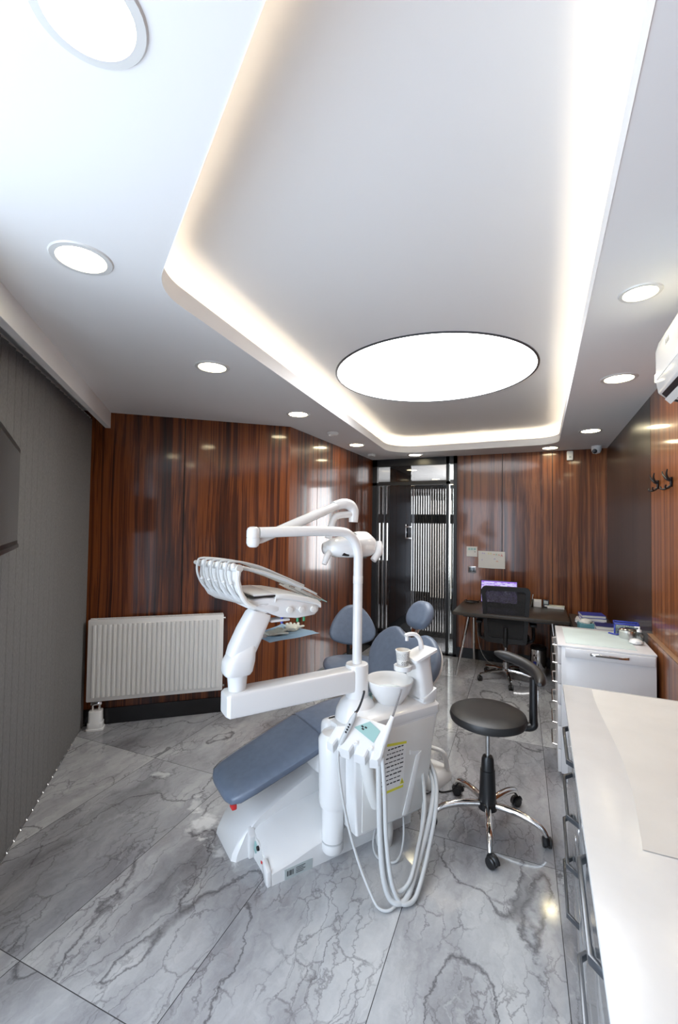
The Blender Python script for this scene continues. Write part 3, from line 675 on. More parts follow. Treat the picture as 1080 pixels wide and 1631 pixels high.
# elbow and spring arm of the lamp
b = MB(); b.lathe([(0.0, 1.562), (0.016, 1.563), (0.026, 1.570), (0.031, 1.583), (0.031, 1.606), (0.0295, 1.607), (0.0295, 1.609), (0.031, 1.610), (0.031, 1.640), (0.026, 1.653), (0.016, 1.659), (0.0, 1.660)], 28, M4=T(PX, -0.108, 0)); P('lamp_elbow', b, 'white')
b = MB(); arm0, arm1 = V(-0.060, -0.085, 1.592), V(-0.14, 0.425, 1.782)
b.tube([arm0, arm0.lerp(arm1, 0.05), arm0.lerp(arm1, 0.5), arm0.lerp(arm1, 0.95), arm1], [0.021, 0.027, 0.030, 0.027, 0.022], 16, flat=0.85); P('lamp_arm', b, 'white')
b = MB(); b.tube([(-0.14, 0.40, 1.776), (-0.14, 0.46, 1.792), (-0.14, 0.505, 1.785), (-0.14, 0.53, 1.755), (-0.14, 0.53, 1.69)], [0.027, 0.029, 0.030, 0.029, 0.026], 16, smooth=3); b.tube([(-0.14, 0.532, 1.735), (-0.14, 0.43, 1.725), (-0.14, 0.395, 1.695), (-0.14, 0.365, 1.60)], 0.019, 14, smooth=4); P('lamp_yoke', b, 'white')
# lamp head
LH = T(-0.14, 0.50, 1.545) @ Matrix.Rotation(math.radians(-6), 4, 'X')
b = MB(); rings = []
for y, w_, zt_, zb_ in [(-0.155, 0.02, -0.015, -0.03), (-0.14, 0.06, 0.018, -0.05), (-0.09, 0.09, 0.045, -0.058), (-0.02, 0.105, 0.070, -0.055), (0.05, 0.105, 0.092, -0.048), (0.10, 0.10, 0.098, -0.040), (0.145, 0.075, 0.075, -0.020), (0.165, 0.03, 0.05, 0.01)]:
    rings.append([(px, y, (zt_ if pz > 0 else -zb_) * pz) for px, pz in superell(w_, 1.0, 24, 2.6)])
b.loft(rings, M4=LH); lh = P('lamp_head', b, 'white', ang=50)
b = MB(); b.tube([(0.02, -0.125, -0.02), (0.045, -0.160, -0.055), (0.05, -0.178, -0.10)], [0.016, 0.017, 0.013], 12, smooth=4, M4=LH); P('lamp_handle', b, 'white', lh)
b = MB(); b.tube([(0.06, 0.155, 0.045), (0.085, 0.150, 0.0), (0.085, 0.115, -0.055)], [0.024, 0.024, 0.018], 12, smooth=4, M4=LH); P('lamp_handle', b, 'white', lh)
b = MB(); b.loft([[(px * 1.012, y, 0.003 + (zt_ + 0.002) * pz) for px, pz in [(w_ * math.cos(PI * k / 14), math.sin(PI * k / 14)) for k in range(15)]] + [(px, y, 0.003 + zt_ * pz) for px, pz in [(w_ * math.cos(PI * k / 14), math.sin(PI * k / 14)) for k in range(14, -1, -1)]] for y, w_, zt_ in [(0.02, 0.10, 0.085), (0.05, 0.105, 0.093), (0.10, 0.10, 0.099), (0.14, 0.075, 0.078)]], M4=LH); P('lamp_dome', b, 'enamel', lh)
b = MB(); b.box((0.055, -0.085, -0.046), (0.085, -0.045, -0.026), 0.004, M4=LH); P('lamp_sensor', b, 'blackp', lh)
b = MB(); b.box((-0.06, -0.07, -0.047), (0.06, 0.09, -0.040), 0.003, M4=LH); P('lamp_lens', b, 'clear', lh)
# horizontal delivery arm along the chair
EX, EY = -0.05, -0.165
b = MB(); d2 = (V(EX, EY, 0) - V(PX, PY, 0)); ln = d2.length; m4 = Matrix.Identity(4); dn = d2.normalized(); nn = Zv.cross(dn)
for i in range(3): m4[i][0], m4[i][1], m4[i][2] = dn[i], nn[i], Zv[i]
m4.translation = V(PX, PY, 0)
rings = []
for x, hw, z0_, z1_ in [(0.0, 0.045, 0.795, 0.915), (0.06, 0.048, 0.80, 0.917), (ln - 0.02, 0.056, 0.802, 0.915), (ln + 0.045, 0.056, 0.803, 0.913), (ln + 0.060, 0.047, 0.812, 0.905)]:
    rings.append([(x, py, (z0_ + z1_) / 2 + pz) for py, pz in superell(hw, (z1_ - z0_) / 2, 28, 9)])
b.loft(rings, M4=m4); P('delivery_arm', b, 'white', ang=30)
b = MB(); b.lathe([(0.0, 0.905), (0.037, 0.905), (0.040, 0.915), (0.047, 0.985), (0.050, 0.992), (0.0, 0.992)], 32, M4=T(EX, EY, 0)); P('arm_joint', b, 'white')
# rising spring arm
b = MB(); rings = []
for (y, z, hx, hy, ang_) in [(-0.168, 0.985, 0.050, 0.058, 0), (-0.168, 1.0, 0.060, 0.066, 0), (-0.160, 1.045, 0.062, 0.068, 0), (-0.150, 1.085, 0.058, 0.062, 12), (-0.138, 1.105, 0.050, 0.052, 20)]:
    rings.append([(EX + px, y + py, z + py * math.tan(math.radians(ang_))) for px, py in superell(hx, hy, 28, 4)])
b.loft(rings); P('arm_knuckle', b, 'white', ang=40)
b = MB(); rings = []
for (y, z, hx, hy) in [(-0.165, 1.06, 0.040, 0.050), (-0.148, 1.09, 0.049, 0.056), (-0.110, 1.17, 0.049, 0.056), (-0.070, 1.245, 0.047, 0.052), (-0.062, 1.258, 0.042, 0.046)]:
    rings.append([(EX + px, y + py, z + py * -0.35) for px, py in superell(hx, hy, 28, 5)])
b.loft(rings); P('spring_arm', b, 'white', ang=40)
# instrument tray
TX0, TX1 = -0.34, 0.0
b = MB(); rings = []
for y, zt_, zb_, in [(-0.135, 1.322, 1.285), (-0.06, 1.332, 1.262), (0.03, 1.322, 1.228), (0.12, 1.305, 1.215), (0.215, 1.286, 1.222), (0.240, 1.275, 1.235)]:
    xa, xb = (TX0, TX1) if -0.1 < y < 0.22 else (TX0 + 0.01, TX1 - 0.012)
    rings.append([(x, y, z) for x, z in rpoly([(xa, zb_), (xb - 0.01, zb_), (xb, zt_), (xa, zt_)], 0.012, 4)])
b.loft(rings); tr = P('instrument_tray', b, 'white', ang=35)
b = MB(); rings = []
for y, zt_ in [(-0.005, 1.332), (0.0, 1.345), (0.06, 1.340), (0.16, 1.318), (0.225, 1.300), (0.243, 1.285)]:
    rings.append([(x, y, z) for x, z in rpoly([(TX0 - 0.003, zt_ - 0.028), (TX1 + 0.006, zt_ - 0.028), (TX1 + 0.003, zt_), (TX0, zt_)], 0.008, 3)])
b.loft(rings); P('tray_cover', b, 'white2', tr)
b = MB(); b.box((TX0, -0.12, 1.332), (TX1 + 0.002, -0.005, 1.337)); P('tray_gap', b, 'seam', tr)
b = MB(); b.box((TX0 + 0.01, -0.11, 1.337), (TX1 - 0.005, 0.0, 1.347), 0.004); P('tray_top', b, 'white', tr)
for k in range(3):
    b = MB(); b.lathe([(0.0, 0.0), (0.016, 0.0), (0.015, 0.010), (0.0, 0.012)], 20, M4=T(0.002 - 0.004, 0.07 + 0.065 * k, 1.262 - 0.004 * k) @ Matrix.Rotation(PI / 2, 4, 'Y')); P('adjuster_knob', b, 'white2', tr)
for k, (y, c) in enumerate([(0.045, 'blue'), (0.130, 'green'), (0.165, 'green')]):
    b = MB(); b.tube([(-0.03, y, 1.225), (-0.03, y, 1.195)], 0.007, 10); P('tube_connector', b, c, tr, label=c + ' tube connector under the tray')
b = MB(); b.lathe([(0.0, 1.255), (0.05, 1.255), (0.045, 1.275), (0.06, 1.30), (0.0, 1.30)], 24, M4=T(EX - 0.01, -0.055, 0)); b.prism([(-0.11, 1.30), (-0.03, 1.252), (0.02, 1.258), (0.03, 1.30)], 0, -0.10, -0.005, 0.008); P('tray_mount', b, 'white', tr)
# bracket (curved sheet) rising at the foot end of the tray
b = MB(); path = [(-0.11, 1.290), (-0.150, 1.315), (-0.180, 1.365), (-0.193, 1.42), (-0.190, 1.462)]
def fan(x): return (x / -0.34) * -0.075
outr, innr = [], []
rings = []
for x in (0.0, -0.085, -0.17, -0.255, -0.34):
    ring = [(x, y + fan(x), z) for y, z in path] + [(x, y + 0.014 + fan(x), z + 0.003) for y, z in path[::-1]]
    rings.append(ring)
b.loft(rings); br = P('whip_bracket', b, 'enamel', tr, ang=50)
b = MB(); b.tube([(0.008, y, z) for y, z in path], 0.012, 10, smooth=4); b.tube([(0.005, -0.183, 1.470), (-0.34, -0.265, 1.470), (-0.40, -0.275, 1.472)], [0.018, 0.016, 0.010], 12); P('bracket_rim', b, 'white2', tr)
for k in range(5):
    x = -0.030 - 0.066 * k; f_ = fan(x)
    yT, zT = -0.190 + f_, 1.478
    b = MB(); b.tube([(x, yT + 0.02, zT - 0.006), (x, -0.06, 1.445), (x, 0.06, 1.402), (x, 0.16, 1.358), (x, 0.235, 1.322)], [0.010, 0.013, 0.012, 0.010, 0.007], 10, flat=0.7); P('swing_arm', b, 'hose', tr)
    b = MB(); b.lathe([(0.0, -0.014), (0.011, -0.010), (0.013, 0.0), (0.011, 0.010), (0.0, 0.014)], 14, M4=T(x + 0.02, yT - 0.012, zT + 0.004)); P('arm_knob', b, 'white', tr)
    b = MB(); b.lathe([(0.0, -0.008), (0.008, -0.005), (0.009, 0.0), (0.0, 0.009)], 12, M4=T(x + 0.005, yT - 0.016, zT - 0.075)); P('hose_clip', b, 'white', tr)
    b = MB(); b.tube([(x - 0.016, 0.17, 1.366), (x - 0.016, 0.04, 1.424), (x - 0.014, -0.08, 1.474), (x - 0.010, yT - 0.005, zT + 0.022), (x - 0.008, yT - 0.035, zT - 0.002), (x - 0.006, yT - 0.034, zT - 0.055), (x - 0.002, yT - 0.004, zT - 0.115), (x, -0.150 + f_ * 0.8, 1.318), (x, -0.10 + f_ * 0.4, 1.295)], 0.0055, 8, smooth=5); P('handpiece_hose', b, 'hose', tr)
    b = MB(); b.tube([(x, 0.15, 1.352), (x, 0.185, 1.335), (x, 0.235, 1.308), (x, 0.258, 1.296)], [0.008, 0.010, 0.009, 0.006], 12); P('handpiece', b, 'white2' if k % 2 else 'steel', tr)
    b = MB(); b.tube([(x, 0.258, 1.296), (x, 0.296, 1.278 - 0.004 * (k % 2))], [0.005, 0.002], 8); P('handpiece_tip', b, 'tealb', tr)
b = MB(); b.tube([(-0.075, -0.10, 1.15), (-0.14, -0.03, 1.12), (-0.20, 0.05, 1.094)], 0.011, 12); P('shelf_stem', b, 'white', tr)
b = MB(); b.box((-0.085, -0.015, 1.205), (-0.02, 0.085, 1.217), 0.005); P('tray_button', b, 'white', tr)
b = MB(); b.prism(rpoly([(-0.145, 0.05), (-0.16, 0.27), (-0.37, 0.21), (-0.27, 0.045)], 0.02, 4), 2, 1.088, 1.098, 0.003); P('lower_shelf', b, 'white', tr)
# spittoon bowl, cup filler tower, tap
BX, BY = 0.028, 0.668
b = MB(); b.lathe([(0.0, 0.722), (0.07, 0.722), (0.078, 0.735), (0.105, 0.775), (0.122, 0.815), (0.128, 0.838), (0.126, 0.842), (0.121, 0.838), (0.112, 0.812), (0.090, 0.780), (0.05, 0.764), (0.0, 0.760)], 48, M4=T(BX, BY, 0)); bw = P('spittoon_bowl', b, 'white')
b = MB(); b.lathe([(0.1265, 0.8425), (0.1225, 0.838), (0.1135, 0.812), (0.0915, 0.7805), (0.05, 0.7655), (0.0, 0.7615)], 48, M4=T(BX, BY, 0), caps=False); P('bowl_lining', b, 'glaze', bw, label='pale green glazed inside of the bowl')
b = MB(); b.lathe([(0.0, 0.770), (0.02, 0.770), (0.02, 0.762)], 16, M4=T(BX, BY, 0)); P('drain', b, 'steel', bw)
b = MB(); b.tube([(BX - 0.055, BY - 0.09, 0.725), (BX - 0.055, BY - 0.088, 0.765)], 0.008, 8); b.tube([(BX - 0.03, BY - 0.105, 0.725), (BX - 0.03, BY - 0.10, 0.755)], 0.008, 8); P('side_valve', b, 'tealb', bw)
b = MB(); rings = []
for z, xa, xb, ya, yb in [(0.715, -0.02, 0.150, 0.80, 0.905), (0.76, -0.015, 0.148, 0.80, 0.90), (0.86, 0.012, 0.140, 0.785, 0.89), (0.93, 0.03, 0.135, 0.775, 0.882), (0.955, 0.03, 0.137, 0.770, 0.885)]:
    rings.append([(x, y, z + (y - 0.83) * (0.0 if z < 0.9 else 0.25)) for x, y in rpoly([(xb, ya), (xb, yb), (xa, yb), (xa, ya)], 0.03, 5)])
b.loft(rings); tw = P('cup_tower', b, 'white', ang=40)
b = MB(); rings = [[(x, y, z + (y - 0.80) * 0.30) for x, y in rpoly([(0.150, 0.745), (0.155, 0.905), (0.03, 0.895), (0.02, 0.775)], 0.012, 3)] for z in (0.955, 0.968)]; b.loft(rings); P('tower_lid', b, 'white', tw)
b = MB(); b.lathe([(0.0, 0.895), (0.044, 0.895), (0.048, 0.900), (0.048, 0.922), (0.044, 0.924), (0.0, 0.915)], 28, M4=T(0.083, 0.712, 0)); b.box((0.05, 0.73, 0.897), (0.115, 0.80, 0.92), 0.006); P('cup_shelf', b, 'white', tw)
b = MB(); b.tube([(0.065, 0.862, 0.96), (0.065, 0.862, 1.00), (0.062, 0.852, 1.04), (0.055, 0.825, 1.066), (0.046, 0.79, 1.070), (0.04, 0.765, 1.062)], [0.015, 0.0145, 0.013, 0.0115, 0.011, 0.0115], 14, smooth=4); b.tube([(0.043, 0.774, 1.064), (0.043, 0.774, 1.036)], 0.0095, 12); P('tap', b, 'white', tw)
b = MB(); b.prism([(0.80, 0.725), (0.90, 0.725), (0.90, 0.79), (0.80, 0.745)], 0, 0.06, 0.152, 0.006); P('tower_foot', b, 'white', tw)

# assistant's instrument holder in front of the cabinet
HL = [V(0.105, 0.212, 0.640), V(0.305, 0.388, 0.585), V(0.262, 0.492, 0.715), V(0.105, 0.335, 0.762)]     # front-left, front-right, back-right, back-left
def hq(u, v, n_=0.0):
    a = HL[0].lerp(HL[1], u); c = HL[3].lerp(HL[2], u); p = a.lerp(c, v)
    nrm_ = (HL[1] - HL[0]).cross(HL[3] - HL[0]).normalized(); return p + nrm_ * n_
b = MB()
def hslab(outline, n0, n1):
    dn_ = V(0, 0, 0.03)
    return [[tuple(hq(u, v, n0 + 0.012) - dn_) for u, v in offset_poly(outline, -0.02)], [tuple(hq(u, v, n0 + 0.014) - dn_) for u, v in outline], [tuple(hq(u, v, n1 - 0.006)) for u, v in outline], [tuple(hq(u, v, n1)) for u, v in offset_poly(outline, -0.03)]]
notch = [(0.02, 0.06), (0.16, 0.0), (0.17, 0.22), (0.23, 0.22), (0.24, 0.0), (0.46, 0.0), (0.47, 0.22), (0.53, 0.22), (0.54, 0.0), (0.74, 0.0), (0.75, 0.22), (0.81, 0.22), (0.82, 0.0), (0.96, 0.04), (1.0, 0.16), (0.99, 0.5), (0.97, 0.98), (0.25, 1.0), (0.14, 0.62), (0.0, 0.55)]
b.loft(hslab(notch, -0.035, 0.006)); hd_ = P('instrument_holder', b, 'white', ang=30)
b = MB(); scr = [(0.32, 0.66), (0.78, 0.44), (0.82, 0.78), (0.55, 0.94)]; b.loft([[tuple(hq(u, v, n_)) for u, v in scr] for n_ in (0.003, 0.0085)]); P('touch_panel', b, 'tealb', hd_, label='teal touch panel with button symbols')
b = MB()
for (u, v) in ((0.46, 0.68), (0.50, 0.74), (0.43, 0.74)): b.loft([[tuple(hq(u + du, v + dv, n_)) for du, dv in ((0, 0), (0.05, -0.02), (0.06, 0.02), (0.01, 0.04))] for n_ in (0.0085, 0.0092)])
P('panel_symbol', b, 'ink', hd_)
for u in (0.49, 0.77):
    b = MB(); c = hq(u, 0.28, 0.008); b.lathe([(0.009, 0.0), (0.012, 0.003), (0.009, 0.005), (0.006, 0.0)], 20, M4=T(*c) @ Matrix.Rotation(math.radians(35), 4, 'X'), caps=False); P('socket_ring', b, 'enamel', hd_)
b = MB(); b.tube([(0.205, 0.385, 0.655), (0.195, 0.395, 0.55), (0.175, 0.44, 0.40), (0.16, 0.48, 0.30)], [0.034, 0.036, 0.032, 0.028], 16, smooth=4); P('holder_arm', b, 'white2', hd_)
# instruments in the holder
b = MB(); i0, i1 = V(0.152, 0.272, 0.640), V(0.172, 0.345, 0.778); b.tube([i0, i0.lerp(i1, 0.1), i0.lerp(i1, 0.8), i1], [0.011, 0.013, 0.0145, 0.008], 16); cl = P('curing_lamp', b, 'hose', label='grey pen-shaped curing lamp with black buttons')
b = MB(); b.tube([i1, i1 + V(0.004, 0.012, 0.018), i1 + V(0.004, 0.03, 0.05), i1 + V(0.002, 0.045, 0.085), i1 + V(0.002, 0.045, 0.095)], [0.006, 0.0055, 0.005, 0.005, 0.006], 10, smooth=3); P('light_guide', b, 'ink', cl, label='dark curved light guide')
b = MB()
for t_ in (0.40, 0.48, 0.56, 0.64): 
    q = i0.lerp(i1, t_) + V(0.009, -0.010, 0.004); b.box(tuple(q - V(0.004, 0.003, 0.004)), tuple(q + V(0.004, 0.003, 0.004)), 0.001)
P('lamp_button', b, 'ink', cl)
b = MB(); b.lathe([(0.007, 0), (0.009, 0.003), (0.007, 0.006)], 14, M4=T(*i1), caps=False); P('collar', b, 'chrome', cl)
j0, j1 = V(0.268, 0.425, 0.635), V(0.253, 0.505, 0.755)
b = MB(); b.tube([j0 - V(0, 0.006, 0.02), j0, j0.lerp(j1, 0.6), j0.lerp(j1, 0.9), j1], [0.012, 0.017, 0.016, 0.011, 0.013], 16); sy = P('syringe', b, 'white', label='white air-water syringe')
b = MB(); b.tube([j1, j1 + V(-0.012, 0.065, 0.115)], [0.0048, 0.0035], 10); P('nozzle', b, 'steel', sy, label='thin steel nozzle')
# hanging hoses
def hose(path, rr, nm='hose', m_='hose', lab=None): b = MB(); b.tube(path, rr, 12, smooth=6); return P(nm, b, m_, label=lab)
hose([(0.152, 0.272, 0.645), (0.150, 0.262, 0.58), (0.172, 0.268, 0.44), (0.205, 0.29, 0.28), (0.255, 0.315, 0.14), (0.325, 0.33, 0.05), (0.372, 0.345, 0.012), (0.40, 0.40, 0.014), (0.34, 0.55, 0.03), (0.24, 0.70, 0.10), (0.14, 0.82, 0.24)], 0.0065, lab='thin grey hose sagging to the floor')
hose([(0.272, 0.405, 0.60), (0.292, 0.395, 0.46), (0.315, 0.385, 0.28), (0.345, 0.382, 0.12), (0.375, 0.395, 0.04), (0.402, 0.425, 0.022), (0.40, 0.48, 0.03), (0.34, 0.60, 0.10), (0.27, 0.74, 0.22), (0.19, 0.84, 0.30), (0.10, 0.875, 0.36)], 0.0125)
hose([(0.285, 0.418, 0.60), (0.312, 0.412, 0.46), (0.335, 0.405, 0.28), (0.365, 0.408, 0.12), (0.395, 0.425, 0.035), (0.420, 0.455, 0.018), (0.415, 0.52, 0.03), (0.34, 0.66, 0.12), (0.27, 0.78, 0.25), (0.18, 0.865, 0.33), (0.09, 0.885, 0.40)], 0.010)
hose([(0.262, 0.405, 0.60), (0.28, 0.41, 0.45), (0.31, 0.41, 0.25), (0.345, 0.41, 0.10), (0.375, 0.43, 0.05), (0.385, 0.50, 0.07), (0.33, 0.60, 0.14), (0.25, 0.72, 0.24), (0.15, 0.80, 0.36)], 0.009)
hose([(0.11, 0.70, 0.18), (0.16, 0.66, 0.06), (0.20, 0.58, 0.012), (0.13, 0.52, 0.010), (0.05, 0.55, 0.03), (0.02, 0.60, 0.10)], 0.0055, lab='thin hose curling on the floor under the cabinet')
b = MB(); b.tube([(0.08, 0.60, 0.19), (0.09, 0.60, 0.10), (0.05, 0.62, 0.01)], [0.035, 0.04, 0.045], 16); P('drain_pipe', b, 'white2')

# things that lie on the unit
def chw(x, y, z):
    p = CH.matrix_basis if False else None
    a = math.radians(-33.0); return V(-1.133 + x * math.cos(a) - y * math.sin(a), 1.781 + x * math.sin(a) + y * math.cos(a), z)
r = thing('paper_cup', 'printed paper coffee cup on the cup filler shelf', 'cup', chw(0.083, 0.712, 0.924 - 0.008), 0)
MB().lathe([(0.0, 0.003), (0.027, 0.003), (0.027, 0.0), (0.029, 0.0), (0.038, 0.083), (0.0405, 0.084), (0.0405, 0.088), (0.037, 0.089), (0.036, 0.084), (0.028, 0.006), (0.0, 0.006)], 36).build('cup_wall', M['paper'], r)
MB().lathe([(0.0, 0.07), (0.0345, 0.07)], 24, caps=False).build('cup_inside', mat('cup_lining', (0.72, 0.58, 0.40), 0.6), r)
def text_mesh(txt, size):
    c = bpy.data.curves.new('t', 'FONT'); c.body = txt; c.size = size; c.align_x = 'CENTER'; c.extrude = 0.0
    o = bpy.data.objects.new('t', c); COL.objects.link(o); dg = bpy.context.evaluated_depsgraph_get(); dg.update()
    me = bpy.data.meshes.new_from_object(o.evaluated_get(dg)); bpy.data.objects.remove(o); return me
def wrap_on_cup(me, a0, z0, r_at):
    for v in me.vertices:
        z = z0 + v.co.y; rr = r_at(z); a = a0 + v.co.x / 0.033; v.co = V(rr * math.cos(a), rr * math.sin(a), z)
    return me
acam = math.atan2(-r.location.y, -r.location.x)
rad_at = lambda z: 0.029 + (0.038 - 0.029) * z / 0.083 + 0.0006
for nm, txt, sz, z0, da in (('cup_lettering', 'coffee', 0.026, 0.018, 0.75),):
    me = text_mesh(txt, sz); wrap_on_cup(me, acam + da, z0, rad_at); me.materials.append(M['ink']); o = bpy.data.objects.new(nm, me); COL.objects.link(o); o.parent = r
b = MB(); rn = random.Random(5)
for z in (0.010, 0.014, 0.042, 0.048, 0.054, 0.060, 0.066, 0.072):
    a = 0.0
    while a < 2 * PI:
        w_ = rn.uniform(0.06, 0.22); rr = rad_at(z)
        b.loft([[(rr * math.cos(a + q), rr * math.sin(a + q), z), (rr * math.cos(a + q), rr * math.sin(a + q), z + 0.0022), ((rr - 0.0004) * math.cos(a + q), (rr - 0.0004) * math.sin(a + q), z + 0.0022), ((rr - 0.0004) * math.cos(a + q), (rr - 0.0004) * math.sin(a + q), z)] for q in (0, w_ / 2, w_)])
        a += w_ + rn.uniform(0.05, 0.16)
b.build('cup_print', M['greyink'], r, smooth=False)
# blue paper and gloves on the lower shelf
b = MB(); pts = [(-0.10, 0.015), (-0.145, 0.325), (-0.44, 0.235), (-0.26, 0.0)]
t = bmesh.new(); G = 12; grid = []
for i in range(G + 1):
    row = []
    for j in range(G + 1):
        u, v = i / G, j / G; q = V(*pts[0], 0).lerp(V(*pts[1], 0), u).lerp(V(*pts[3], 0).lerp(V(*pts[2], 0), u), v)
        e = max(abs(u - 0.5), abs(v - 0.5)); dz = -0.012 * max(0, (e - 0.40) / 0.1) ** 2 + 0.0015 * math.sin(9 * u + 5 * v)
        w_ = chw(q.x, q.y, 1.101 + dz + 0.0015); row.append(t.verts.new(w_))
    grid.append(row)
for i in range(G):
    for j in range(G): t.faces.new((grid[i][j], grid[i + 1][j], grid[i + 1][j + 1], grid[i][j + 1]))
bmesh.ops.solidify(t, geom=t.faces[:], thickness=0.0008)
b._add(t); o = b.build('paper_sheet', M['bluemat']); tag(o, 'light blue paper sheet on the shelf under the instrument tray', 'paper sheet')
for k, (x, y, a, lab) in enumerate([(-0.195, 0.085, 20, 'crumpled pale latex glove lying nearer on the blue paper'), (-0.255, 0.215, 60, 'crumpled pale latex glove lying farther along the blue paper')]):
    b = MB(); rn = random.Random(20 + k)
    b.loft([[(px * sx + rn.uniform(-.004, .004), y_ , 0.011 + pz * 0.9 + rn.uniform(-.002, .002)) for px, pz in superell(1, 0.009, 14, 2.5)] for y_, sx in [(-0.06, 0.022), (-0.04, 0.034), (-0.01, 0.038), (0.02, 0.040), (0.035, 0.036)]])
    for f_ in range(4): b.tube([(-0.028 + 0.018 * f_, 0.028, 0.012), (-0.034 + 0.021 * f_, 0.055, 0.016 + 0.004 * (f_ % 2)), (-0.03 + 0.018 * f_, 0.082 - 0.008 * (f_ % 2), 0.011)], [0.009, 0.008, 0.006], 8, smooth=3, flat=0.7)
    b.tube([(0.03, -0.01, 0.012), (0.055, 0.01, 0.014), (0.06, 0.035, 0.010)], [0.010, 0.009, 0.006], 8, smooth=3, flat=0.7)
    o = b.build('latex_glove', M['glove']); o.location = chw(x, y, 1.1025); o.rotation_euler = (0, 0, math.radians(-33 + a)); tag(o, lab, 'glove')

# ------------------------------------------------------------------ foot pedal on the floor behind the unit
r = thing('foot_pedal', 'white foot control pedal with carry handle on the floor behind the cabinet', 'foot pedal', (-0.66, 2.97, 0), -20)
b = MB(); b.loft([[(px, py, z) for px, py in superell(hx, hy, 28, 5)] for z, hx, hy in [(0.0, 0.10, 0.13), (0.03, 0.10, 0.13), (0.06, 0.085, 0.115), (0.075, 0.07, 0.10), (0.078, 0.05, 0.08)]]); b.build('pedal_body', M['enamel'], r)
b = MB(); b.tube([(0.075, 0.08, 0.04), (0.07, 0.06, 0.15), (0.045, 0.04, 0.185), (-0.03, 0.03, 0.185)], [0.018, 0.016, 0.015, 0.014], 12, smooth=4); b.build('carry_handle', M['enamel'], r)
b = MB(); b.lathe([(0.0, 0.075), (0.04, 0.075), (0.045, 0.085), (0.0, 0.09)], 24, M4=T(-0.02, -0.03, 0)); b.build('pedal_disc', M['hose'], r)
b = MB(); b.tube([(-0.72, 2.80, 0.006), (-0.64, 2.79, 0.006), (-0.605, 2.83, 0.03), (-0.60, 2.86, 0.006), (-0.56, 2.845, 0.006), (-0.50, 2.90, 0.006), (-0.44, 2.98, 0.006)], 0.0042, 8, smooth=5); o = b.build('cable', M['blackp']); tag(o, 'thin black cable on the floor by the foot pedal', 'cable')

# ------------------------------------------------------------------ shared seating parts
def castor(par, x, y, a, r_=0.026, cm='blackp'):
    b = MB(); mm = T(x, y, 0) @ Matrix.Rotation(a, 4, 'Z')
    for s_ in (-0.012, 0.012): b.lathe([(0.0, -0.010), (r_ * 0.8, -0.010), (r_, -0.006), (r_, 0.006), (r_ * 0.8, 0.010), (0.0, 0.010)], 20, M4=mm @ T(0.012, s_ * 1.1, r_) @ Matrix.Rotation(PI / 2, 4, 'X'))
    b.tube([(0.012 + r_ * 1.05 * math.cos(t_), 0, r_ + r_ * 1.1 * math.sin(t_)) for t_ in [k * PI / 8 for k in range(0, 9)]], [0.016] * 9, 8, M4=mm, flat=0.35)
    b.tube([(0, 0, r_ * 1.6), (0, 0, r_ * 2.0 + 0.016)], 0.006, 8, M4=mm)
    return b.build('castor', M[cm], par)

# ------------------------------------------------------------------ black saddle stool with torso support
SX, SY = -0.27, 2.65
r = thing('stool', 'black round swivel stool with curved torso support on chrome base', 'stool', (SX, SY, 0))
b = MB(); b.lathe([(0.0, 0.575), (0.185, 0.575), (0.203, 0.585), (0.209, 0.605), (0.203, 0.625), (0.18, 0.637), (0.10, 0.641), (0.0, 0.641)], 48); b.build('seat', M['blackv'], r)
b = MB(); b.lathe([(0.0, 0.30), (0.0, 0.30)], 8) if False else b.tube([(0, 0, 0.36), (0, 0, 0.578)], 0.0125, 16); b.build('gas_rod', M['steel'], r)
b = MB(); b.lathe([(0.0, 0.10), (0.052, 0.10), (0.052, 0.135), (0.047, 0.14), (0.046, 0.165), (0.040, 0.31), (0.036, 0.312), (0.033, 0.37), (0.026, 0.385), (0.0, 0.385)] + [], 28); b.build('telescopic_cover', M['blackp'], r)
for k in range(5):
    a = math.radians(-82 + 72 * k); c, s_ = math.cos(a), math.sin(a)
    b = MB(); b.tube([(0.035 * c, 0.035 * s_, 0.125), (0.12 * c, 0.12 * s_, 0.128), (0.21 * c, 0.21 * s_, 0.120), (0.275 * c, 0.275 * s_, 0.098), (0.305 * c, 0.305 * s_, 0.062)], [0.017, 0.019, 0.018, 0.016, 0.012], 14, smooth=4); b.build('leg', M['chrome'], r)
    castor(r, 0.308 * c, 0.308 * s_, a + 0.9 + k, 0.027)
ap = math.radians(17)
b = MB(); px_, py_ = 0.245 * math.cos(ap), 0.245 * math.sin(ap)
b.tube([(0.17 * math.cos(ap), 0.17 * math.sin(ap), 0.562), (0.215 * math.cos(ap), 0.215 * math.sin(ap), 0.560), (px_, py_, 0.575), (px_, py_, 0.62), (px_, py_, 0.83)], [0.026, 0.030, 0.032, 0.029, 0.026], 14, smooth=4, flat=0.75); b.build('support_post', M['blackp'], r)
b = MB(); pth = []
for k in range(15):
    a = math.radians(-12 + 100 * k / 14); pth.append((0.272 * math.cos(a), 0.272 * math.sin(a), 0.842 + 0.052 * max(0, k - 2) / 12))
b.tube(pth, [0.010, 0.025] + [0.031] * 11 + [0.025, 0.010], 14, smooth=2); b.build('torso_support', M['blackv'], r)

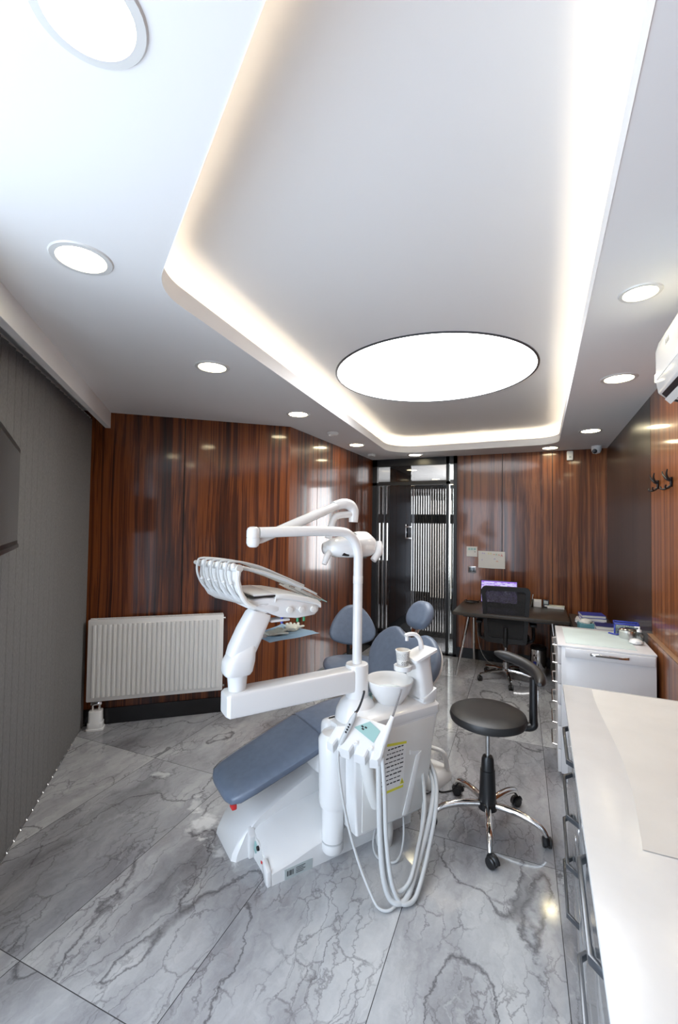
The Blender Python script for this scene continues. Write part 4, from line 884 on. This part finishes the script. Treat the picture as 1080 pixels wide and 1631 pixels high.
# ------------------------------------------------------------------ dentist's stool in blue-grey vinyl behind the chair
r = thing('dentist_stool', 'blue-grey stool with rounded backrest standing behind the patient chair', 'stool', (-1.47, 3.50, 0), 28)
b = MB(); b.loft([[(px, py, z) for px, py in superell(hx, hy, 40, 2.6)] for z, hx, hy in [(0.450, 0.20, 0.185), (0.458, 0.222, 0.205), (0.485, 0.236, 0.218), (0.508, 0.230, 0.212), (0.520, 0.20, 0.18), (0.522, 0.02, 0.02)]]); b.build('seat', M['leather'], r, ang=60)
so_ = smooth_loop([(-0.10, 0.0), (0.0, -0.012), (0.10, 0.0), (0.185, 0.035), (0.212, 0.10), (0.185, 0.19), (0.13, 0.275), (0.065, 0.330), (0.0, 0.345), (-0.065, 0.330), (-0.13, 0.275), (-0.185, 0.19), (-0.212, 0.10), (-0.185, 0.035)])
bm4 = plane_frame(V(0.035, 0.225, 0.605), 8)
b = MB(); b.loft(pad(so_, 0.055, (0, 0.16), 0.006, 0.024), M4=bm4); b.build('backrest', M['leather'], r, ang=60)
b = MB(); b.tube([(0.0, 0.0, 0.44), (0, 0.16, 0.44), (0, 0.245, 0.48), (0, 0.265, 0.60), (0, 0.275, 0.74)], 0.016, 10, smooth=4); b.build('back_bar', M['blackp'], r)
b = MB(); b.lathe([(0.0, 0.09), (0.032, 0.09), (0.030, 0.25), (0.014, 0.26), (0.014, 0.42), (0.08, 0.425), (0.10, 0.452), (0.0, 0.452)], 24); b.build('gas_column', M['blackp'], r)
for k in range(5):
    a = math.radians(10 + 72 * k); c, s_ = math.cos(a), math.sin(a)
    b = MB(); b.tube([(0.02 * c, 0.02 * s_, 0.11), (0.27 * c, 0.27 * s_, 0.072)], [0.018, 0.013], 10); b.build('leg', M['chrome'], r); castor(r, 0.27 * c, 0.27 * s_, a, 0.026)

# ------------------------------------------------------------------ desk and office chair
r = thing('desk', 'dark wooden desk with splayed chrome legs at the back wall', 'desk', (-0.31, 5.36, 0))
b = MB(); b.box((-0.565, -0.43, 0.715), (0.575, 0.44, 0.75), 0.003); b.build('desk_top', M['desk'], r)
for (tx, ty, bx_, by_) in [(-0.42, -0.18, -0.555, -0.225), (0.42, -0.20, 0.50, -0.24), (-0.44, 0.32, -0.435, 0.36), (0.44, 0.32, 0.52, 0.36)]:
    b = MB(); b.tube([(tx, ty, 0.715), (bx_, by_, 0.0)], [0.021, 0.0135], 14); b.build('leg', M['chrome'], r)
b = MB(); b.box((-0.48, -0.22, 0.665), (0.48, -0.18, 0.715)); b.box((-0.48, 0.30, 0.665), (0.48, 0.34, 0.715)); b.build('under_frame', M['blackp'], r, smooth=False)
b = MB(); b.box((0.41, -0.10, 0.10), (0.45, 0.33, 0.665), 0.004); b.build('modesty_panel', M['desk'], r)
# office chair (faces the desk)
r = thing('office_chair', 'black mesh-back office chair pushed up to the desk', 'chair', (-0.345, 5.215, 0), 3)
bo_ = rpoly([(-0.205, 0.0), (0.205, 0.0), (0.245, 0.60), (-0.245, 0.60)], [0.03, 0.03, 0.05, 0.05], 6); bi_ = rpoly([(-0.170, 0.05), (0.170, 0.05), (0.200, 0.555), (-0.200, 0.555)], [0.03, 0.03, 0.03, 0.03], 6)
obm = Matrix.Identity(4); tl = math.radians(-5)
for c_, ax in enumerate((V(1, 0, 0), V(0, math.sin(tl), math.cos(tl)), V(0, -math.cos(tl), math.sin(tl)))):
    for i in range(3): obm[i][c_] = ax[i]
obm.translation = V(0, -0.20, 0.455)
def curved(pts, n_): return [(x, t_, n_ + 0.35 * x * x) for x, t_ in pts]
b = MB(); b.loft([curved(bo_, -0.012), curved(bo_, 0.016), curved(bi_, 0.016), curved(bi_, -0.012), curved(bo_, -0.012)], caps=False, M4=obm); bkf = b.build('back_frame', M['blackp'], r)
b = MB(); rows = []
for j in range(9):
    hw = 0.178 + 0.028 * j / 8; rows.append([(hw * (i / 8 * 2 - 1), 0.045 + 0.515 * j / 8, 0.0 + 0.35 * (hw * (i / 8 * 2 - 1)) ** 2) for i in range(9)])
b.loft(rows, closed=False, M4=obm); b.build('back_mesh', mesh_mat('black_mesh', (0.012, 0.012, 0.013), 0.22), r)
b = MB(); b.box((-0.19, 0.20, -0.022), (0.19, 0.245, -0.006), 0.006, M4=obm); b.box((-0.185, 0.085, -0.03), (0.185, 0.125, -0.010), 0.006, M4=obm); b.build('lumbar_bar', M['blackp'], r)
b = MB(); b.loft([[(px, py + 0.06, z) for px, py in superell(hx, hy, 32, 4)] for z, hx, hy in [(0.425, 0.20, 0.19), (0.435, 0.235, 0.225), (0.465, 0.245, 0.235), (0.485, 0.23, 0.22), (0.49, 0.02, 0.02)]]); b.build('seat', M['blackv'], r)
b = MB(); b.tube([(0, -0.02, 0.43), (0, -0.16, 0.42), (0, -0.215, 0.46), (0, -0.225, 0.62)], [0.03, 0.028, 0.026, 0.02], 10, smooth=4); b.build('back_bar', M['blackp'], r)
b = MB(); b.lathe([(0.0, 0.09), (0.033, 0.09), (0.030, 0.20), (0.016, 0.21), (0.016, 0.40), (0.07, 0.405), (0.07, 0.43), (0.0, 0.43)], 24); b.build('gas_column', M['steel'], r)
for s_ in (-1, 1):
    b = MB(); b.tube([(s_ * 0.20, 0.05, 0.43), (s_ * 0.275, 0.05, 0.45), (s_ * 0.275, 0.04, 0.62)], 0.017, 10, smooth=4); b.box((s_ * 0.275 - 0.035, -0.09, 0.615), (s_ * 0.275 + 0.035, 0.14, 0.642), 0.01); b.build('armrest', M['blackp'], r)
for k in range(5):
    a = math.radians(-80 + 72 * k); c, s_ = math.cos(a), math.sin(a)
    b = MB(); b.tube([(0.02 * c, 0.02 * s_, 0.115), (0.16 * c, 0.16 * s_, 0.105), (0.30 * c, 0.30 * s_, 0.072)], [0.020, 0.018, 0.012], 10); b.build('leg', M['chrome'], r); castor(r, 0.30 * c, 0.30 * s_, a + k, 0.027)
# monitor
r = thing('computer_monitor', 'computer monitor showing a purple page, on the desk behind the chair', 'monitor', (-0.44, 5.50, 0.75))
b = MB(); b.box((-0.205, -0.012, 0.035), (0.205, 0.02, 0.300), 0.005); b.build('casing', M['blackp'], r)
N = NT('purple_screen'); tc = N.n('ShaderNodeTexCoord'); sp_ = N.n('ShaderNodeSeparateXYZ', i_Vector=tc.outputs['Object'])
br_ = N.n('ShaderNodeTexBrick', i_Vector=tc.outputs['Object'], i_Scale=14.0, i_Color1=(0.62, 0.58, 0.88, 1), i_Color2=(0.30, 0.16, 0.68, 1), i_Mortar=(0.75, 0.74, 0.92, 1))
mp_ = N.n('ShaderNodeMapping', i_Vector=tc.outputs['Object']); mp_.inputs['Rotation'].default_value = (PI / 2, 0, 0); N.link(mp_.outputs[0], br_.inputs['Vector'])
colr = N.mix(N.math('GREATER_THAN', sp_.outputs[2], 0.283), br_.outputs[0], (0.30, 0.13, 0.72))
N.link(colr, N.b.inputs['Emission Color']); N.b.inputs['Emission Strength'].default_value = 0.55; N.b.inputs['Base Color'].default_value = (0.01, 0.01, 0.01, 1); M['screen'] = N.m
b = MB(); b.box((-0.195, -0.0145, 0.045), (0.195, -0.0115, 0.292)); b.build('screen', M['screen'], r, smooth=False)
b = MB(); b.box((-0.02, 0.0, 0.0), (0.02, 0.03, 0.12)); b.box((-0.11, -0.06, 0.0), (0.11, 0.09, 0.008), 0.003); b.build('stand', M['blackp'], r)
# desk clutter
r = thing('pen_holder', 'clear pen pot with pens on the desk right of the monitor', 'pen holder', (-0.105, 5.66, 0.75))
MB().lathe([(0.0, 0.0), (0.035, 0.0), (0.036, 0.09), (0.033, 0.09), (0.032, 0.004), (0.0, 0.004)], 20).build('pot', M['clear'], r)
for k, (dx_, dy_, c) in enumerate([(-0.012, 0.0, 'red'), (0.010, 0.01, 'chrome'), (0.012, -0.012, 'white')]):
    b = MB(); b.tube([(dx_ * 0.6, dy_ * 0.6, 0.006), (dx_ * 2.4, dy_ * 2.2, 0.15)], 0.0042, 8); b.build('pen', M[c], r)
o = MB().box((-0.048, -0.035, 0), (0.048, 0.035, 0.085), 0.004).build('card_box', M['enamel'], M4=T(-0.035, 5.70, 0.75)); tag(o, 'small pale grey card box on the desk beside the pen pot', 'box')
MB().box((-0.036, -0.0358, 0.015), (0.030, -0.0350, 0.060)).build('box_label', M['white'], o, smooth=False)
r = thing('desk_phone', 'small dark boxy device with grey front on the desk by the notebook', 'device', (0.06, 5.715, 0.75))
MB().box((-0.032, -0.03, 0), (0.032, 0.03, 0.085), 0.006).build('body', M['gun'], r); MB().box((-0.022, -0.0315, 0.04), (0.022, -0.0295, 0.075), 0.002).build('front_plate', M['label'], r); MB().box((-0.015, -0.0315, 0.012), (0.015, -0.0295, 0.028), 0.002).build('button', M['enamel'], r)
r = thing('notebook', 'cream notebook lying on the right end of the desk', 'notebook', (0.165, 5.70, 0.75), -3)
MB().box((-0.088, -0.06, 0.002), (0.086, 0.06, 0.024)).build('pages', M['paper'], r, smooth=False); MB().box((-0.09, -0.062, 0.024), (0.088, 0.062, 0.027), 0.001).build('cover', M['glove'], r)
b = MB(); rn = random.Random(11)
for k in range(4):
    pth = [(-0.80 + rn.uniform(-.05, .12), 5.62 + rn.uniform(-.07, .10), 0.757 + 0.012 * rn.random()) for _ in range(6)]; b.tube(pth, 0.005, 8, smooth=5)
o = b.build('cable_bundle', M['blackp']); tag(o, 'tangle of black cables on the left end of the desk', 'cables')
b = MB(); b.tube([(-0.73, 5.815, 0.74), (-0.725, 5.815, 0.50), (-0.71, 5.80, 0.30), (-0.67, 5.77, 0.14), (-0.60, 5.74, 0.04), (-0.52, 5.72, 0.006), (-0.45, 5.70, 0.006)], 0.0042, 8, smooth=5); o = b.build('power_cable', M['hose']); tag(o, 'pale power cable hanging from the desk to the floor', 'cable')
r = thing('waste_bin', 'chrome pedal bin on the floor under the desk', 'bin', (-0.02, 5.55, 0))
MB().lathe([(0.0, 0.0), (0.082, 0.0), (0.085, 0.015), (0.085, 0.30), (0.0, 0.30)], 36).build('body', M['chrome'], r); MB().lathe([(0.087, 0.30), (0.088, 0.315), (0.075, 0.335), (0.0, 0.345)], 36).build('lid', M['blackp'], r); MB().box((-0.03, -0.115, 0.01), (0.03, -0.07, 0.022), 0.004).build('pedal', M['blackp'], r)
MB().box((-0.052, -0.0865, 0.10), (-0.02, -0.070, 0.17)).build('bin_label', M['blue'], r, smooth=False)

# ------------------------------------------------------------------ things on the back wall
r = thing('paper_notice', 'small white notice with green print above the light switch', 'notice', (-0.796, BK - 0.002, 1.36))
MB().box((-0.066, -0.002, -0.064), (0.066, 0.0, 0.064)).build('sheet', M['paper'], r, smooth=False)
b = MB()
for x in (-0.047, -0.014, 0.022): b.box((x, -0.0030, 0.018), (x + 0.026, -0.0018, 0.046))
b.build('green_print', M['tealb'], r, smooth=False); MB().box((0.030, -0.0030, -0.006), (0.046, -0.0018, 0.001)).build('dark_print', M['ink'], r, smooth=False)
r = thing('wall_drawing', "sheet with coloured letters and scribbles taped to the back wall", 'drawing', (-0.558, BK - 0.002, 1.265))
b = MB(); b.loft([[(x, -0.002 - e, z) for x, z in ((-0.160, -0.105), (0.0, -0.109), (0.160, -0.107), (0.161, 0.0), (0.158, 0.106), (0.0, 0.107), (-0.162, 0.108), (-0.158, 0.0))] for e in (0.0, 0.0012)]); b.build('sheet', M['paper'], r, smooth=False)
cols = [mat('crayon_' + n_, c, 0.6) for n_, c in (('violet', (0.35, 0.28, 0.62)), ('yellow', (0.75, 0.66, 0.10)), ('orange', (0.80, 0.30, 0.12)), ('green', (0.20, 0.50, 0.25)), ('red', (0.75, 0.06, 0.06)))]
for k, (x, z, w_, h_, ci) in enumerate([(-0.115, 0.072, 0.016, 0.018, 0), (-0.090, 0.072, 0.012, 0.012, 0), (-0.040, 0.068, 0.010, 0.024, 1), (-0.015, 0.066, 0.014, 0.026, 1), (0.020, 0.062, 0.022, 0.010, 2), (0.052, 0.060, 0.016, 0.018, 3), (0.080, 0.056, 0.018, 0.016, 2), (0.112, 0.044, 0.020, 0.034, 4), (0.028, 0.008, 0.022, 0.010, 0), (0.055, -0.024, 0.026, 0.014, 2), (-0.118, -0.01, 0.010, 0.014, 0)]):
    b = MB(); b.tube([(x, -0.0035, z), (x + w_ * 0.5, -0.0035, z + h_), (x + w_, -0.0035, z)], 0.0022, 5); b.tube([(x + w_ * 0.2, -0.0035, z + h_ * 0.4), (x + w_ * 0.8, -0.0035, z + h_ * 0.45)], 0.002, 5); b.build('crayon_mark', cols[ci], r)
r = thing('light_switch', 'grey framed light switch on the wood left of the drawing', 'switch', (-0.793, BK - 0.001, 1.13))
MB().box((-0.05, -0.008, -0.042), (0.05, 0.0, 0.042), 0.003).build('frame', M['steel'], r)
for x in (-0.019, 0.019): MB().box((x - 0.017, -0.011, -0.028), (x + 0.017, -0.006, 0.028), 0.002).build('rocker', M['gun'], r)

# ------------------------------------------------------------------ right wall: ledge, hooks, air conditioner
o = MB().box((0.675, 2.45, 0.0), (RT, 3.665, 0.945), 0.0).build('wall_right_dado', M['wood2'], smooth=False); struct(o)
struct(MB().box((0.668, 2.45, 0.955), (RT, 3.665, 0.958), 0.002).build('trim_3', M['desk'] if False else mat('pale_edge', (0.36, 0.22, 0.13), 0.35)))
def hook(y, z, lab):
    r_ = thing('coat_hook', lab, 'hook', (RT, y, z)); r_.scale = (0.8, 0.72, 0.75)
    MB().tube([(-0.004, 0, -0.045), (-0.006, 0, 0.03)], 0.017, 10, flat=0.5).build('hook_plate', M['blackp'], r_)
    b_ = MB(); b_.tube([(-0.006, 0, 0.0), (-0.030, 0.02, 0.018), (-0.045, 0.055, 0.055), (-0.045, 0.085, 0.085)], [0.010, 0.009, 0.007, 0.004], 8, smooth=4); b_.tube([(-0.006, 0, 0.0), (-0.030, -0.02, 0.018), (-0.045, -0.05, 0.05), (-0.045, -0.075, 0.085)], [0.010, 0.009, 0.007, 0.004], 8, smooth=4); b_.build('upper_prong', M['blackp'], r_)
    b_ = MB(); b_.tube([(-0.006, 0.0, -0.03), (-0.035, 0.03, -0.058), (-0.055, 0.075, -0.055), (-0.055, 0.09, -0.035)], [0.009, 0.008, 0.006, 0.005], 8, smooth=4); b_.tube([(-0.006, 0.0, -0.03), (-0.035, -0.03, -0.058), (-0.055, -0.065, -0.055), (-0.055, -0.08, -0.035)], [0.009, 0.008, 0.006, 0.005], 8, smooth=4); b_.build('lower_prong', M['blackp'], r_)
hook(3.45, 1.968, 'black antler-shaped coat hook, farther of the pair on the right wall'); hook(3.13, 1.955, 'black antler-shaped coat hook, nearer of the pair on the right wall')
r = thing('air_conditioner', 'white split air conditioner high on the right wall', 'air conditioner', (RT, 1.90, 2.20))
prof = [(0.0, 0.29), (-0.20, 0.292), (-0.232, 0.275), (-0.245, 0.235), (-0.245, 0.10), (-0.238, 0.055), (-0.20, 0.02), (-0.14, 0.0), (0.0, 0.0)]
MB().prism([(x, z) for x, z in prof], 1, -0.38, 0.38, 0.006).build('body', M['white'], r)
b = MB(); b.prism([(-0.2445, 0.108), (-0.2465, 0.11), (-0.2465, 0.235), (-0.236, 0.272), (-0.20, 0.2945), (-0.20, 0.292), (-0.234, 0.268)], 1, -0.372, 0.372); b.build('front_panel', M['white'], r)
b = MB(); b.prism([(-0.232, 0.050), (-0.203, 0.016), (-0.14, -0.004), (-0.075, -0.004), (-0.075, 0.004), (-0.20, 0.03)], 1, -0.355, 0.355); b.build('outlet', M['blackp'], r)
for k in range(2):
    b = MB(); x_, z_ = -0.222 + 0.055 * k, 0.020 - 0.022 * k; b.prism([(x_, z_), (x_ + 0.004, z_ + 0.004), (x_ + 0.024, z_ - 0.018), (x_ + 0.020, z_ - 0.022)], 1, -0.345, 0.345); b.build('louvre', M['white2'], r)
b = MB(); b.tube([(-0.155, -0.32, -0.010), (-0.155, 0.32, -0.010)], 0.003, 6)
for k in range(7): b.tube([(-0.20, -0.30 + k * 0.1, 0.012), (-0.12, -0.30 + k * 0.1, -0.02)], 0.004, 6)
b.build('louvre_link', M['white'], r)
MB().box((-0.249, 0.372, 0.105), (-0.236, 0.384, 0.140), 0.002).build('indicator_light', emit_mat('warm_indicator', (1.0, 0.82, 0.55), 1.5), r)
b = MB()
for k, y in enumerate((0.155, 0.175, 0.195)): b.tube([(-0.2468, y, 0.205), (-0.2468, y + 0.006, 0.225), (-0.2468, y + 0.012, 0.205)], 0.0012, 5)
b.build('panel_lettering', M['greyink'], r)

# ------------------------------------------------------------------ low cupboard in the right back corner with books
r = thing('corner_cupboard', 'low dark wooden cupboard in the right back corner behind the white cabinet', 'cupboard', (0.47, 4.98, 0))
MB().box((-0.17, -0.75, 0.06), (0.18, 0.60, 0.70), 0.003).build('body', M['desk'], r); MB().box((-0.18, -0.76, 0.70), (0.183, 0.61, 0.72), 0.002).build('top', M['desk'], r); MB().box((-0.16, -0.74, 0.0), (0.17, 0.59, 0.06)).build('plinth', M['blackp'], r, smooth=False)
for y0_, y1_ in ((-0.745, -0.31), (-0.305, 0.135), (0.14, 0.595)):
    d_ = MB().box((-0.186, y0_, 0.07), (-0.17, y1_, 0.69), 0.002).build('cupboard_door', M['desk'], r); MB().tube([(-0.196, y1_ - 0.04, 0.42), (-0.196, y1_ - 0.04, 0.54)], 0.005, 8).build('handle', M['chrome'], d_)
def book(x, y, z, w_, d_, h_, a, cm, lab, grp='books and journals on the corner cupboard'):
    r_ = thing('book', lab, 'book', (x, y, z), a, grp)
    MB().box((-w_ / 2 + 0.003, -d_ / 2 + 0.003, 0.002), (w_ / 2 - 0.003, d_ / 2 - 0.003, h_ - 0.002)).build('pages', M['paper'], r_, smooth=False)
    b_ = MB(); b_.box((-w_ / 2, -d_ / 2, 0), (w_ / 2, d_ / 2, 0.002)); b_.box((-w_ / 2, -d_ / 2, h_ - 0.002), (w_ / 2, d_ / 2, h_)); b_.box((-w_ / 2, d_ / 2 - 0.002, 0), (w_ / 2, d_ / 2, h_)); b_.build('cover', cm, r_, smooth=False); return r_
cm_b, cm_n, cm_w = M['blue'], mat('navy_cover', (0.02, 0.03, 0.16), 0.4), M['enamel']
z = 0.72
for (x, y, w_, d_, h_, a, cm, lab) in [(0.46, 5.05, 0.26, 0.22, 0.030, 4, cm_n, 'navy book at the bottom of the left pile'), (0.45, 5.06, 0.25, 0.21, 0.022, -8, cm_w, 'pale journal in the middle of the left pile'), (0.47, 5.05, 0.22, 0.20, 0.030, 2, cm_b, 'blue-backed book, second from top of the left pile'), (0.465, 5.05, 0.21, 0.19, 0.026, 6, cm_b, 'blue-covered book on top of the left pile')]:
    book(x, y, z, w_, d_, h_, a, cm, lab); z += h_
z = 0.72
for (x, y, w_, d_, h_, a, cm, lab) in [(0.545, 4.62, 0.22, 0.20, 0.034, -4, cm_n, 'navy book at the bottom of the right pile'), (0.55, 4.62, 0.20, 0.19, 0.028, 3, cm_w, 'grey journal in the middle of the right pile'), (0.55, 4.62, 0.20, 0.18, 0.030, -2, cm_n, 'dark book on top of the right pile')]:
    book(x, y, z, w_, d_, h_, a, cm, lab); z += h_
r = thing('tissue_box', 'teal box with crumpled paper sticking out, on the corner cupboard by the desk', 'box', (0.385, 4.72, 0.72), 8)
MB().box((-0.06, -0.06, 0), (0.06, 0.06, 0.075), 0.003).build('carton', mat('teal_card', (0.10, 0.26, 0.30), 0.5), r)
b = MB(); rn = random.Random(2); b.loft([[(rr * (1 + 0.25 * math.sin(5 * q + z * 90)) * math.cos(q), rr * (1 + 0.3 * math.cos(3 * q + z * 70)) * math.sin(q), z) for q in [2 * PI * k / 18 for k in range(18)]] for z, rr in ((0.070, 0.045), (0.085, 0.05), (0.100, 0.038), (0.112, 0.012))]); b.build('crumpled_paper', M['paper'], r)

# ------------------------------------------------------------------ white drawer cabinet
CX0, CX1, CY0, CY1, CZ = 0.107, 0.650, 3.30, 3.93, 0.90
r = thing('drawer_cabinet', 'tall white drawer cabinet standing between the worktop and the desk', 'cabinet', ((CX0 + CX1) / 2, (CY0 + CY1) / 2, 0))
hx, hy = (CX1 - CX0) / 2, (CY1 - CY0) / 2
MB().box((-hx + 0.02, -hy, 0.06), (hx, hy, CZ - 0.012), 0.003).build('body', M['lacquer'], r); MB().box((-hx - 0.002, -hy - 0.004, CZ - 0.012), (hx + 0.004, hy, CZ), 0.003).build('cabinet_top', M['lacquer'], r); MB().box((-hx + 0.05, -hy + 0.02, 0), (hx - 0.02, hy - 0.02, 0.06)).build('plinth', M['lacquer'], r, smooth=False)
zs = [0.065, 0.215, 0.365, 0.505, 0.640, 0.770, 0.885]
for za, zb_ in zip(zs, zs[1:]):
    d_ = MB().box((-hx, -hy + 0.003, za + 0.002), (-hx + 0.02, hy - 0.003, zb_ - 0.002), 0.002).build('drawer', M['lacquer'], r)
    zc = (za + zb_) / 2 + 0.02; b = MB(); b.tube([(-hx, -0.13, zc), (-hx - 0.026, -0.12, zc), (-hx - 0.028, -0.10, zc), (-hx - 0.028, 0.10, zc), (-hx - 0.026, 0.12, zc), (-hx, 0.13, zc)], 0.0055, 10); b.build('handle', M['chrome'], d_)
d_ = MB().box((-hx + 0.042, -hy - 0.018, 0.826), (hx - 0.008, -hy, 0.886), 0.003).build('pull_out_board', M['lacquer'], r)
b = MB(); b.prism([(-0.09, -hy - 0.018), (-0.086, -hy - 0.030), (-0.06, -hy - 0.040), (0.09, -hy - 0.040), (0.125, -hy - 0.030), (0.129, -hy - 0.018), (0.119, -hy - 0.018), (0.115, -hy - 0.026), (0.085, -hy - 0.034), (-0.055, -hy - 0.034), (-0.078, -hy - 0.026), (-0.08, -hy - 0.018)], 2, 0.855, 0.871, 0.001); b.build('handle', M['chrome'], d_)
# on the cabinet
b = MB(); b.box((0.155, 3.36, CZ), (0.56, 3.86, CZ + 0.004), 0.001); o = b.build('paper_liner', M['mint']); tag(o, 'pale mint paper liner spread over the white cabinet top', 'paper liner')
r = thing('steel_pot', 'round steel pot with lid on the white cabinet', 'pot', (0.560, 3.70, CZ + 0.004))
MB().lathe([(0.0, 0.0), (0.050, 0.0), (0.053, 0.006), (0.053, 0.052), (0.050, 0.052), (0.048, 0.006), (0, 0.006)], 32).build('pot_body', M['steel'], r); MB().lathe([(0.055, 0.046), (0.055, 0.058), (0.045, 0.066), (0.0, 0.069)], 32).build('lid', M['chrome'], r)
r = thing('pump_bottle', 'small clear pump bottle on the right edge of the white cabinet', 'bottle', (0.622, 3.66, CZ))
MB().lathe([(0.0, 0.0), (0.026, 0.0), (0.028, 0.006), (0.028, 0.045), (0.014, 0.058), (0.013, 0.064), (0.0, 0.064)], 24).build('bottle_body', M['clear'], r); b = MB(); b.lathe([(0.0, 0.062), (0.015, 0.062), (0.015, 0.076), (0.006, 0.080), (0.005, 0.096), (0.0, 0.096)], 18); b.tube([(0.004, 0, 0.094), (-0.028, 0, 0.092)], 0.005, 8); b.build('pump', M['white'], r)
b = MB(); rn = random.Random(4); b.loft([[(rr * (1 + 0.18 * math.sin(4 * q + z * 200)) * math.cos(q), rr * (1 + 0.2 * math.cos(3 * q + z * 150)) * math.sin(q), z) for q in [2 * PI * k / 20 for k in range(20)]] for z, rr in ((0.0, 0.03), (0.008, 0.04), (0.022, 0.036), (0.034, 0.014))]); o = b.build('cotton_wad', M['white'], M4=T(0.585, 3.545, CZ + 0.004)); tag(o, 'white cotton wad in front of the pump bottle on the cabinet', 'cotton')
r = thing('storage_box', 'blue-rimmed clear box of white cotton rolls at the rear of the white cabinet', 'box', (0.575, 3.865, CZ), -4)
bx = MB(); bx.box((-0.075, -0.045, 0.0), (0.075, 0.045, 0.006), 0.002)
for lo_, hi_ in (((-0.075, -0.045, 0), (0.075, -0.042, 0.075)), ((-0.075, 0.042, 0), (0.075, 0.045, 0.075)), ((-0.075, -0.045, 0), (-0.072, 0.045, 0.075)), ((0.072, -0.045, 0), (0.075, 0.045, 0.075))): bx.box(lo_, hi_)
bx.build('box_body', M['clear'], r, smooth=False)
b = MB(); 
for lo_, hi_ in (((-0.08, -0.05, 0.07), (0.08, -0.042, 0.084)), ((-0.08, 0.042, 0.07), (0.08, 0.05, 0.084)), ((-0.08, -0.05, 0.07), (-0.072, 0.05, 0.084)), ((0.072, -0.05, 0.07), (0.08, 0.05, 0.084))): b.box(lo_, hi_, 0.002)
b.box((-0.079, -0.049, 0.0), (-0.068, -0.041, 0.07), 0.002); b.build('rim', M['blue'], r)
b = MB()
for k in range(10): b.tube([(-0.062 + 0.0135 * k, -0.035, 0.012 + 0.02 * (k % 2)), (-0.060 + 0.0135 * k, 0.035, 0.016 + 0.02 * (k % 2))], 0.0085, 8); b.tube([(-0.062 + 0.0135 * k, -0.035, 0.05), (-0.060 + 0.0135 * k, 0.035, 0.048)], 0.0085, 8)
o = b.build('cotton_rolls', M['white'], r); o['kind'] = 'stuff'
b = MB(); b.tube([(0.46, 3.80, CZ + 0.009), (0.50, 3.76, CZ + 0.010), (0.53, 3.80, CZ + 0.009)], 0.010, 8, smooth=3, flat=0.5); o = b.build('plastic_clip', M['blue']); tag(o, 'small blue plastic piece beside the steel pot', 'clip')

# ------------------------------------------------------------------ near worktop with drawer units
WX, WZ, WY0, WY1 = 0.106, 0.86, -0.40, 2.60
o = MB().box((WX, WY0, WZ - 0.022), (RT - 0.002, WY1, WZ), 0.002).build('worktop', M['quartz']); tag(o, 'long white worktop along the right wall in the foreground', 'worktop')
def trap_handle(par, y0_, y1_, z, xf):
    """angular bow handle: slanted arms and a straight bar, lying in a horizontal plane"""
    b = MB(); xo = xf - 0.040; s_ = 0.042; t_ = 0.009
    out_ = [(xf, y0_), (xo, y0_ + s_), (xo, y1_ - s_), (xf, y1_)]; in_ = [(xf, y1_ - 0.012), (xo + t_ * 1.2, y1_ - s_ - 0.004), (xo + t_ * 1.2, y0_ + s_ + 0.004), (xf, y0_ + 0.012)]
    b.prism(out_ + in_, 2, z - 0.009, z + 0.009, 0.001); return b.build('handle', M['gun'], par)
XF = 0.128
greyl = mat('grey_gloss_lacquer', (0.26, 0.27, 0.28), 0.10, coat=0.4)
def unit(ya, yb, zcuts, hand, lab):
    r_ = thing('base_cabinet', lab, 'cabinet', (0, 0, 0))
    MB().box((XF + 0.018, ya + 0.002, 0.08), (RT - 0.004, yb - 0.002, WZ - 0.022)).build('carcass', greyl, r_, smooth=False); MB().box((XF + 0.06, ya + 0.002, 0), (RT - 0.05, yb - 0.002, 0.08)).build('plinth', M['blackp'], r_, smooth=False)
    for za, zb_ in zip(zcuts, zcuts[1:]):
        d__ = MB().box((XF, ya + 0.003, za + 0.002), (XF + 0.018, yb - 0.003, zb_ - 0.002), 0.001).build('drawer', greyl, r_)
        if hand: trap_handle(d__, hand[0], hand[1], zb_ - 0.045, XF)
    return r_
unit(1.60, 2.59, [0.085, 0.27, 0.45, 0.63, 0.835], (1.86, 2.24), 'grey four-drawer base unit under the far end of the worktop')
unit(0.80, 1.60, [0.085, 0.335, 0.585, 0.835], (1.02, 1.40), 'grey three-drawer base unit under the near part of the worktop')
unit(-0.39, 0.80, [0.085, 0.335, 0.585, 0.835], (0.25, 0.62), 'grey base unit under the nearest end of the worktop')
# paper roll sheet on the worktop
t = bmesh.new(); G1, G2 = 20, 34; gr = []
for i in range(G1 + 1):
    row = []
    for j in range(G2 + 1):
        u, v = i / G1, j / G2; y = 1.36 + (2.58 - 1.36) * v; xl = 0.235 + 0.02 * math.sin(v * 5) + 0.02 * v; x = xl + (0.69 - xl) * u
        z = WZ + 0.0018 + 0.0022 * (math.sin(13 * u + 9 * v + 2 * math.sin(7 * v)) * math.sin(17 * v + 3 * u)) ** 2 * min(1, 6 * u + 0.15); row.append(t.verts.new((x, y, z)))
    gr.append(row)
for i in range(G1):
    for j in range(G2): t.faces.new((gr[i][j], gr[i + 1][j], gr[i + 1][j + 1], gr[i][j + 1]))
bmesh.ops.recalc_face_normals(t, faces=t.faces[:]); b = MB(); b._add(t); o = b.build('paper_cover', M['paper'], ang=80); tag(o, 'thin wrinkled cream paper spread on the right half of the worktop', 'paper')
